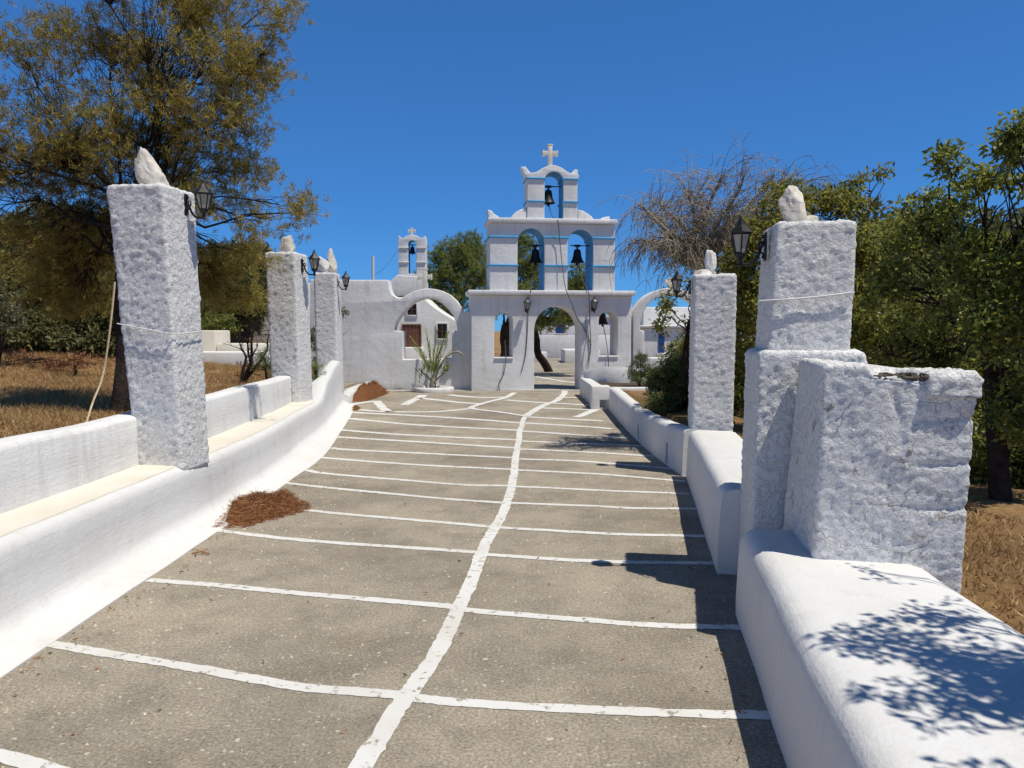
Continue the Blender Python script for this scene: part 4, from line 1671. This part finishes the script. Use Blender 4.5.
tree('evergreen_shrub', 'olive-green thicket bush showing just right of the nearest left pillar', 'shrub', (at(212, 340, 24).x, 24, .8), at(212, 315, 24),
     [lobe(208, 300, 22, 32, 24), lobe(225, 312, 20, 22, 24), lobe(190, 310, 24, 32, 24), lobe(165, 320, 34, 30, 24)], L_BUSH, 'leaf', 60, 44, .26, .13, .055, .12, gap=-.1, twigs=.1)
tree('evergreen_shrub', 'dark tall bush reaching between the nearest and middle left pillars under the pine bough', 'shrub', (at(245, 345, 24.5).x, 24.5, .8), at(245, 315, 24.5),
     [lobe(243, 275, 24, 30, 24.5), lobe(240, 310, 16, 26, 24.5), lobe(225, 262, 26, 22, 25)], L_DARK, 'leaf', 60, 44, .26, .13, .055, .12, gap=-.05, twigs=.1)
tree('shrub', 'low dry brown undergrowth bush on the straw ground at the far left', 'shrub', (at(75, 366, 15).x, 15, .62), at(75, 364, 15), [lobe(82, 361, 28, 8, 15), lobe(55, 362, 26, 7, 15.3), lobe(20, 360, 24, 8, 15.6)], L_NEEDLE, 'leaf', 60, 30, .18, .09, .012, .03, gap=.05, twigs=.8)
tree('shrub', 'pale grey-green shrub at the left edge on the dry grass', 'shrub', (at(2, 352, 15).x, 15, .62), at(2, 335, 15), [lobe(2, 308, 24, 28, 15), lobe(-20, 320, 24, 26, 15)], L_OLIVE, 'leaf', 40, 30, .14, .07, .028, .04, gap=.1, twigs=.3)
tree('shrub', 'light green rounded shrub above the stepped ruined wall', 'shrub', (at(213, 350, 22.8).x, 22.8, .8), at(213, 335, 22.8), [lobe(212, 320, 18, 14, 22.8), lobe(228, 325, 10, 11, 22.8)], L_PINEG, 'leaf', 40, 36, .16, .08, .035, .05, gap=0, twigs=.2)
tree('shrub', 'small bushy conifer left of the middle left pillar, above the bench back', 'shrub', (at(266, 388, 12.6).x, 12.6, .6), at(266, 372, 12.6), [lobe(266, 364, 11, 16, 12.6)], L_PINEG, 'needle', 120, 60, .07, .07, .006, .025, gap=0, twigs=.5)
tree('shrub', 'small green bush between the middle and farthest left pillars', 'shrub', (at(315, 388, 13.6).x, 13.6, .6), at(315, 372, 13.6), [lobe(315, 372, 9, 14, 13.6)], L_PINEG, 'needle', 120, 60, .07, .07, .006, .025, gap=0, twigs=.5)
tree('shrub', 'leafy grey-green branch of a shrub behind the farthest left pillar', 'shrub', (at(330, 372, 17.3).x, 17.3, .3), at(335, 335, 17.3), [lobe(350, 328, 9, 12, 17.2), lobe(335, 325, 14, 22, 17.4), lobe(322, 345, 12, 25, 17.4)], L_OLIVE, 'leaf', 60, 26, .12, .085, .03, .03, gap=.2, twigs=.6)


def pixel_twigs(mb, n, start, reach, r, up=.5, droop=.2):
    pass


# thin leafless shrub
def dead_shrub(name, label, base, tops, r0, ntw, tw_len, mat=BARK, twr=.004, droop=0.0, cat='shrub', forkz=None, splay=1.0):
    base = Vector(base)
    t = empty(name, base)
    tag(t, label, cat)
    mb = MB()
    mains = []
    for q in tops:
        mains.append(limb(mb, base - Vector((0, 0, .1)) if forkz is None else forkz, q, r0 * (1 if forkz is None else .65), r0 * .18, 6, .12, 10, .05))
    if forkz is not None:
        limb(mb, base - Vector((0, 0, .1)), forkz, r0 * 1.1, r0 * .8, 8, .06, 6)
    tk = link('trunk', mesh_py('trunk', [p - base for p in mb.v], mb.f, True, 180), mat, t)
    mb = MB()
    for _ in range(ntw):
        m_ = random.choice(mains)
        i = random.randrange(2, len(m_))
        a = m_[i]
        d = (m_[i] - m_[i - 1]).normalized() * .6 + Vector((random.gauss(0, 1) * splay, random.gauss(0, 1) * splay, random.gauss(0, .7)))
        d.normalize()
        L = tw_len * random.uniform(.35, 1.0)
        pts = [a]
        seg = 5
        for s in range(seg):
            d = (d + noise.noise_vector(pts[-1] * 3) * .35 + Vector((0, 0, -droop)) * (s / seg)).normalized()
            pts.append(pts[-1] + d * L / seg)
        mb.tube(pts, [twr * (1.6 - 1.2 * s / seg) for s in range(seg + 1)], 3, cap=False)
        for k in range(4):
            j = random.randrange(1, seg + 1)
            e = (pts[j] - pts[j - 1]).normalized() + Vector((random.gauss(0, .8), random.gauss(0, .8), random.gauss(0, .7)))
            e.normalize()
            p2 = [pts[j]]
            l2 = L * random.uniform(.25, .55)
            for s in range(3):
                e = (e + Vector((0, 0, -droop * .8)) + noise.noise_vector(p2[-1] * 5) * .3).normalized()
                p2.append(p2[-1] + e * l2 / 3)
            mb.tube(p2, [twr * .9, twr * .8, twr * .6, twr * .4], 3, cap=False)
    link('crown', mesh_py('crown', [p - base for p in mb.v], mb.f, True, 180), mat, t)
    return t


b_ = (at(243, 378, 14.5).x, 14.5, .62)
dead_shrub('bare_shrub', 'thin bare dark shrub standing beside the middle left pillar', b_, [at(262, 300, 14.5), at(272, 330, 14.5), at(250, 330, 14.6), at(258, 345, 14.4), at(240, 335, 14.5)], .045, 60, .35, BARK, .006)

# pines behind the gate
tree('pine_tree', 'green pine behind the courtyard, left of the gate and beside the chapel belfry', 'tree', (at(452, 360, 33).x, 33, 0), at(452, 310, 33),
     [lobe(455, 262, 22, 20, 33), lobe(437, 280, 18, 16, 33), lobe(472, 250, 20, 16, 33.5), lobe(480, 280, 25, 28, 33), lobe(450, 300, 30, 14, 33), lobe(425, 300, 10, 10, 32.5), lobe(440, 256, 12, 8, 33), lobe(475, 310, 22, 14, 33)], L_PINEG, 'needle', 30, 84, .36, .22, .022, .22, gap=.2, shell=.5, twigs=.3, twig_r=.012, gsc=.8)
tree('pine_tree', 'green pine seen through the arches of the bell gate', 'tree', (at(502, 366, 27).x, 27, 0), at(506, 325, 27),
     [lobe(530, 265, 28, 28, 27.5), lobe(512, 285, 24, 22, 27), lobe(560, 300, 32, 18, 27), lobe(575, 286, 22, 16, 27.5), lobe(548, 318, 36, 9, 27), lobe(577, 268, 7, 10, 27.5), lobe(590, 285, 16, 10, 27.5), lobe(520, 240, 14, 8, 28), lobe(505, 312, 14, 12, 26.5), lobe(580, 316, 24, 8, 26.5)], L_PINEG, 'needle', 34, 84, .32, .20, .020, .2, gap=.1, shell=.5, twigs=.3, twig_r=.012, gsc=.8,
     extra=lambda mb: limb(mb, at(550, 375, 30), at(530, 318, 28), .17, .12, 8, .08, 8))

# dead tree on the right
dt = (at(716, 400, 10.4).x, 10.4, .35)
tops = [at(640, 205, 9.7), at(640, 240, 9.9), at(828, 200, 10.2), at(650, 215, 10.1), at(660, 200, 10.5), at(686, 190, 10.2), at(722, 176, 10.2), at(742, 184, 9.7), at(668, 240, 9.7), at(700, 190, 10.7), at(770, 184, 10.5), at(790, 178, 10.7), at(650, 245, 10.3), at(810, 180, 10.7), at(735, 205, 9.7)]
dead_shrub('dead_tree', 'leafless grey-brown tree with drooping twigs behind the slim right pillar', dt, tops, .075, 950, .62, BARKG, .0042, .42, 'tree', at(702, 268, 10.2), .9)
tree('shrub', 'sparse olive-green shrub behind the slim right pillar, under the dead tree', 'shrub', (at(672, 380, 11.5).x, 11.5, .3), at(690, 320, 11.5), [lobe(688, 292, 22, 18, 11.4, None, .6), lobe(668, 300, 10, 16, 11.2, None, .7), lobe(664, 318, 7, 14, 11.1, None, .6), lobe(745, 310, 30, 60, 11.5), lobe(700, 330, 30, 40, 12), lobe(720, 262, 26, 22, 11.0, None, .8), lobe(755, 235, 34, 24, 10.8, None, .9)], L_LENT, 'leaf', 90, 30, .16, .07, .03, .05, gap=.2, twigs=.4)

# evergreen mass on the right
tree('lentisk_shrub', 'tall yellow-green shrub behind the stepped right pillar', 'shrub', (at(800, 420, 8.8).x, 8.8, .12), at(805, 330, 8.8),
     [lobe(770, 240, 36, 34, 9.2), lobe(800, 205, 40, 28, 9.4), lobe(845, 195, 36, 24, 9.2), lobe(870, 240, 50, 40, 8.8), lobe(740, 290, 34, 40, 9.6), lobe(785, 320, 50, 50, 9.0), lobe(860, 310, 50, 50, 8.6), lobe(740, 260, 16, 22, 9.4), lobe(870, 180, 20, 14, 9.2), lobe(750, 380, 40, 40, 9.4)], L_LENT, 'leaf', 105, 38, .15, .062, .026, .06, gap=.25, twigs=.3, gsc=2.2)
tree('carob_tree', 'broad dark carob tree filling the right edge behind the masonry block', 'tree', (at(1003, 505, 6.6).x, 6.6, .12), at(990, 330, 6.8),
     [lobe(930, 220, 40, 40, 7.2), lobe(985, 230, 50, 50, 6.6), lobe(945, 160, 22, 22, 6.8), lobe(985, 175, 26, 22, 6.5), lobe(925, 290, 55, 50, 7.2), lobe(1000, 310, 50, 55, 6.4), lobe(940, 355, 50, 40, 7.4), lobe(1015, 400, 40, 45, 6.6), lobe(1060, 250, 60, 90, 6.2), lobe(1060, 400, 60, 70, 6.6), lobe(1022, 140, 22, 32, 6.0, None, 2.0), lobe(905, 240, 36, 40, 7.6), lobe(890, 340, 40, 50, 8), lobe(1000, 455, 40, 40, 7.4), lobe(960, 430, 40, 50, 8), lobe(1050, 480, 40, 40, 7.2)], L_CAROB, 'leaf', 120, 36, .14, .062, .030, .08, gap=.27, twigs=.3, gsc=2.2)
tree('evergreen_shrub', 'dark shrubbery tree behind the carob, low at the right', 'shrub', (at(960, 430, 11).x, 11, .12), at(950, 380, 11),
     [lobe(900, 330, 80, 90, 11), lobe(1000, 340, 80, 110, 11), lobe(960, 420, 60, 50, 10.5), lobe(1060, 430, 60, 60, 10.5), lobe(740, 380, 50, 50, 12), lobe(900, 440, 60, 50, 10.8), lobe(700, 370, 40, 40, 13.5), lobe(900, 250, 60, 50, 11.5), lobe(980, 260, 60, 50, 11), lobe(830, 360, 60, 80, 11.5), lobe(1090, 300, 60, 100, 11)], L_DARK, 'leaf', 60, 40, .22, .10, .045, .08, gap=-.1, twigs=.06)
tree('evergreen_shrub', 'low leafy bush at the foot of the carob, behind the masonry block', 'shrub', (at(1005, 510, 7.4).x, 7.4, .1), at(1000, 480, 7.4),
     [lobe(1000, 460, 40, 50, 7.6), lobe(970, 440, 26, 50, 8.2), lobe(1040, 470, 40, 50, 7.2), lobe(985, 490, 26, 22, 7.5)], L_CAROB, 'leaf', 110, 36, .14, .06, .03, .03, gap=.12, twigs=.3, gsc=2.4)
# the tree whose shade falls across the near bench: a carob by the right edge of the frame
def wl(x, y, z, a, b, c, d=1.0):
    return (np.array([x, y, z]), np.array([a, b, c]), d)


tree('carob_tree', 'carob overhanging the near right bench from outside the right edge, known by its leaf shadows', 'tree', (3.9, 1.5, .1), (3.5, 1.75, 1.9),
     [wl(2.33, 1.87, 2.9, .46, .42, .25, 1.3), wl(2.64, 1.66, 2.9, .35, .45, .25, 1.0), wl(2.06, 1.62, 2.75, .3, .3, .2, .9), wl(2.48, 2.88, 2.9, .16, .15, .12, .8), wl(2.42, 2.36, 2.75, .22, .2, .15, 1.0), wl(1.95, 1.1, 2.7, .5, .38, .28, 1.0), wl(3.1, 1.2, 3.0, .5, .5, .35), wl(3.8, 1.7, 2.8, .6, .5, .45)], L_CAROB, 'leaf', 130, 16, .10, .055, .028, .07, gap=.28, twigs=.8, gsc=3.2)

# planter shrubs near the gate
tree('shrub', 'dark green bush in the planting bed left of the slim right pillar', 'shrub', (at(672, 420, 11.8).x, 11.8, .36), at(672, 395, 11.8), [lobe(672, 380, 20, 26, 11.8), lobe(662, 404, 24, 14, 11.4), lobe(683, 368, 12, 22, 12), lobe(682, 402, 18, 22, 12), lobe(655, 385, 12, 16, 11.9)], L_BUSH, 'leaf', 150, 44, .11, .055, .018, .03, gap=.0, twigs=.5)
tree('shrub', 'small pointed dark conifer behind the white planter by the gate', 'shrub', (at(641, 388, 17).x, 17, .36), at(641, 372, 17), [lobe(641, 360, 6, 9, 17), lobe(640, 372, 14, 9, 17), lobe(652, 374, 12, 8, 17), lobe(635, 378, 8, 6, 16.8)], L_BUSH, 'needle', 120, 60, .10, .09, .010, .03, gap=0, twigs=.4)


# ------------------------------------------------------------------ palm-like plant in its round planter
pp = gp(434, 391.5)
ring = empty('planter_ring', (pp.x, pp.y, 0))
tag(ring, 'low round whitewashed planter ring in front of the left courtyard wall', 'planter')
mb = MB()
mb.lathe([(.42, -.03), (.52, -.02), (.54, .08), (.51, .125), (.45, .13), (.42, .11), (.40, .06)], 36)
link('rim', mesh_py('rim', mb.v, mb.f, True, 60), LIME, ring)
mb = MB()
mb.lathe([(.001, .06), (.2, .075), (.41, .055), (.41, .0), (.001, 0)], 28, closed=False)
link('soil', mesh_py('soil', mb.v, mb.f, True, 60), SOIL, ring)
yu = empty('young_palm', (pp.x - .02, pp.y, .06))
tag(yu, 'small young palm with upright feathery fronds and one drooping stem in the round white planter', 'palm')
mb = MB()
limb(mb, (0, 0, -.05), (.0, 0, .30), .10, .075, 8, .05, 5)
mb.tube(catmull([(.05, 0, .25), (.16, -.05, .55), (.38, -.08, .88), (.66, -.1, 1.0), (.80, -.1, .90)], .06), .028, 6)
mb.tube(catmull([(-.03, 0, .2), (-.2, -.05, .4), (-.3, -.06, .45)], .06), .02, 6)
mb.tube(catmull([(.03, 0, .2), (.25, -.08, .4), (.34, -.1, .5)], .06), .02, 6)
link('trunk', mesh_py('trunk', mb.v, mb.f, True, 180), BARKG, yu)
v, f = [], []


def sword(o_, d, L, wd, bend):
    d = Vector(d).normalized()
    s = d.cross(Vector((0, 0, 1)))
    s = s.normalized() if s.length > .05 else Vector((1, 0, 0))
    p = Vector(o_)
    b = len(v)
    n = 6
    for i in range(n + 1):
        t_ = i / n
        wv = wd * (1 - t_) ** .7 * (.6 + .8 * min(1, t_ * 3))
        v.append(p + s * wv / 2)
        v.append(p - s * wv / 2)
        d = (d + Vector((0, 0, -bend)) / n).normalized()
        p = p + d * L / n
    for i in range(n):
        k = b + i * 2
        f.append([k, k + 1, k + 3, k + 2])


for i in range(15):
    a = i * 2.4 + random.uniform(-.3, .3)
    el = random.uniform(1.12, 1.5)
    d = Vector((math.cos(a) * math.cos(el), math.sin(a) * math.cos(el), math.sin(el)))
    p = Vector((random.gauss(0, .03), random.gauss(0, .03), .26))
    L = random.uniform(.85, 1.4)
    n_ = 26
    for k in range(n_):
        t_ = k / n_
        d = (d + Vector((math.cos(a), math.sin(a), -.5)) * .012).normalized()
        q = p + d * L / n_
        sword(p, d, L / n_ * 1.3, .012, 0)
        if t_ > .12:
            sd_ = d.cross(Vector((math.cos(a + 1.57), math.sin(a + 1.57), .1))).normalized() if random.random() < .4 else Vector((math.cos(a + 1.57), math.sin(a + 1.57), 0))
            for sg in (-1, 1):
                sword(q, d * 1.0 + sd_ * sg * random.uniform(.3, .65), .17 * (1 - .45 * t_) * random.uniform(.8, 1.15), .020, .15)
        p = q
for c_ in ((-.3, -.06, .45), (.34, -.1, .5)):
    for i in range(40):
        a = random.uniform(0, 2 * PI)
        el = random.uniform(-.4, 1.3)
        sword((c_[0] + random.gauss(0, .07), c_[1], c_[2] + random.gauss(0, .08)), (math.cos(a) * math.cos(el), math.sin(a) * math.cos(el), math.sin(el)), random.uniform(.15, .32), .03, .3)
link('crown', mesh_py('crown', v, f, False), L_PALM, yu)


# ------------------------------------------------------------------ pine needle heaps
def heap(label, outline, h, n):
    """heap of needles whose foot follows the outline (ground points)"""
    c = sum(outline, Vector()) / len(outline)
    t = empty('pine_needle_heap', c)
    tag(t, label, 'needle heap', 'heaps of fallen pine needles on the path')
    ol = catmull(outline + [outline[0]], .08)[:-1]
    N = len(ol)
    v, f = [], []
    K_ = 9
    for j in range(K_ + 1):
        s = 1 - j / K_
        for q in ol:
            p = c + (q - c) * s
            z = h * (1 - s ** 2.6) * (1 + .7 * noise.noise(p * 4.5)) + .05 * noise.noise(p * 9) * (s < .9) * (s > .05) + .02 * noise.noise(p * 22) * (s < .98)
            v.append(Vector((p.x - c.x, p.y - c.y, z - .012 * (s > .99))))
    for j in range(K_):
        for i in range(N):
            i2 = (i + 1) % N
            f.append([j * N + i, j * N + i2, (j + 1) * N + i2, (j + 1) * N + i])
    f.append([K_ * N + i for i in range(N)])
    link('heap_body', mesh_py('heap_body', v, f, True, 180), SOIL_N, t)
    pts = np.array([tuple(q) for q in v])
    pts = np.concatenate([pts, np.array([((q.x - c.x) * k_, (q.y - c.y) * k_, .004) for q in ol for k_ in (1.03, 1.07)])])
    idx = RNG.integers(0, len(pts), n)
    p = pts[idx] + RNG.normal(size=(n, 3)) * np.array([.018, .018, .007]) + np.array([0, 0, .004])
    d = unit(n) * np.array([1, 1, .35])
    d /= np.linalg.norm(d, axis=1, keepdims=True)
    needles('loose_needles', p, d, .05, .0045, L_NEEDLE, t)


SOIL_N = mat_simple('packed_pine_needles', (0.20, 0.085, 0.036), .95, .1, var=.55, scale=45, bump=1.0, bd=.02)
heap('reddish-brown heap of pine needles beside the nearest left bench face', [gp(221, 526), gp(245, 526), gp(280, 517), (gp(304, 510)), gp(300, 503), gp(285, 500), gp(255, 503), gp(232, 506)], .12, 9000)
heap('brown heap of pine needles by the kerb below the farthest left pillar', [gp(350, 402), gp(366, 401), gp(386, 394), gp(384, 391), gp(370, 390.5), gp(358, 394)], .26, 9000)
heap('tiny scrap of pine needles beside the far heap', [gp(352, 411), gp(358, 410.5), gp(360, 408), gp(354, 407.5)], .04, 500)

# ------------------------------------------------------------------ dry grass and litter
def grass(name, n, xr, yr, h, thr, mat):
    out = []
    while len(out) < n:
        x, y = random.uniform(*xr), random.uniform(*yr)
        if xr[1] < 0 and x > left_edge(y) - .35:
            continue
        if xr[0] > 0 and x < right_edge(y) + .45:
            continue
        if noise.noise(Vector((x * .8, y * .45, 5))) + .4 * noise.noise(Vector((x * 3, y * 3, 5))) < thr:
            continue
        out.append((x, y, height(x, y)))
    c = np.array(out)
    d = np.stack([RNG.normal(0, .8, n), RNG.normal(0, .8, n), np.ones(n)], 1)
    d /= np.linalg.norm(d, axis=1, keepdims=True)
    o = needles(name, c, d, h, .012, mat, None)
    o['kind'] = 'stuff'
    o['label'] = 'dry straw-coloured grass on the ground beside the path'
    return o


grass('dry_grass', 95000, (-14, -3.4), (5.5, 26), .10, -.15, L_GRASS)
grass('dry_grass', 22000, (2.0, 7), (1, 9), .06, -.1, L_GRASS)

# litter: pebbles and bits on the path
pv, pf = [], []
for _ in range(900):
    y = random.uniform(2.2, 12)
    if random.random() < .5:
        x = edge_x(y) + abs(random.gauss(0, .5)) + .02
    else:
        x = random.uniform(edge_x(y) + .05, 1.25 + .13 * (y - 4))
    r_ = random.uniform(.003, .008) * (1.5 if random.random() < .1 else 1)
    b = len(pv)
    z = .004
    a0 = random.uniform(0, PI)
    for k in range(5):
        a = a0 + 2 * PI * k / 5
        pv.append((x + r_ * math.cos(a) * random.uniform(.7, 1.5), y + r_ * math.sin(a) * random.uniform(.7, 1.3), z - .004))
    pv.append((x, y, z + r_ * .7))
    for k in range(5):
        pf.append([b + k, b + (k + 1) % 5, b + 5])
o = link('gravel_litter', mesh_np('gravel_litter', pv, pf), mat_simple('pebbles', (.5, .44, .35), .9, .2, var=.5, scale=60))
o['kind'] = 'stuff'
o['label'] = 'tiny pale pebbles scattered over the path'
c, d = [], []
for _ in range(260):
    y = random.uniform(2.3, 9)
    s = random.random()
    if s < .45:
        x = edge_x(y) + abs(random.gauss(0, .12)) + .03
    elif s < .8:
        x = interp(y, [2.78, 4.13, 4.92, 7.9], [.98, 1.2, 1.3, 1.8]) - abs(random.gauss(0, .10)) - .03
    else:
        x = random.uniform(-2.2, 1.1)
    c.append((x, y, .012))
    a = random.uniform(0, 2 * PI)
    d.append((math.cos(a), math.sin(a), random.uniform(0, .25)))
o = leaves('leaf_litter', np.array(c), np.array(d), .03, .01, L_NEEDLE, None)
o['kind'] = 'stuff'
o['label'] = 'dry brown leaves fallen along the edges of the path'
tw = link('dry_twig', mesh_py('dry_twig', *(lambda m_, p: (m_.tube([p + Vector((-.06, 0, .012)), p + Vector((0, .02, .02)), p + Vector((.07, -.01, .012))], .006, 5), m_.tube([p + Vector((0, .02, .02)), p + Vector((.03, .06, .03))], .005, 5), m_.tube([p + Vector((-.03, .01, .016)), p + Vector((-.01, -.05, .015))], .005, 5), (m_.v, m_.f))[3])(MB(), gp(200, 555))), L_NEEDLE)
tag(tw, 'small dry brown twig lying on the path near the needle heap', 'twig')

# ------------------------------------------------------------------ ropes and wires on the pillars
cord('tan rope slanting down behind the nearest left pillar to the bench back', [at(115, 282, 8.2), at(110, 330, 8.1), at(103, 375, 8.0), at(93, 402, 7.7), at(86, 424, 7.3)], .011, PALEROPE)
cord('whitewashed wire tied round the nearest left pillar', [(-3.175, 6.13, 1.66), (-2.95, 6.085, 1.62), (-2.72, 6.05, 1.58), (-2.668, 6.09, 1.578), (-2.63, 6.5, 1.6)], .005, WIRE, 'wire', cat='wire')
cord('whitewashed wire tied round the stepped right pillar, its end sticking out left', [(1.455, 4.50, 1.775), (1.51, 4.435, 1.778), (1.7, 4.41, 1.79), (1.96, 4.375, 1.82)], .006, WIRE, 'wire', cat='wire')
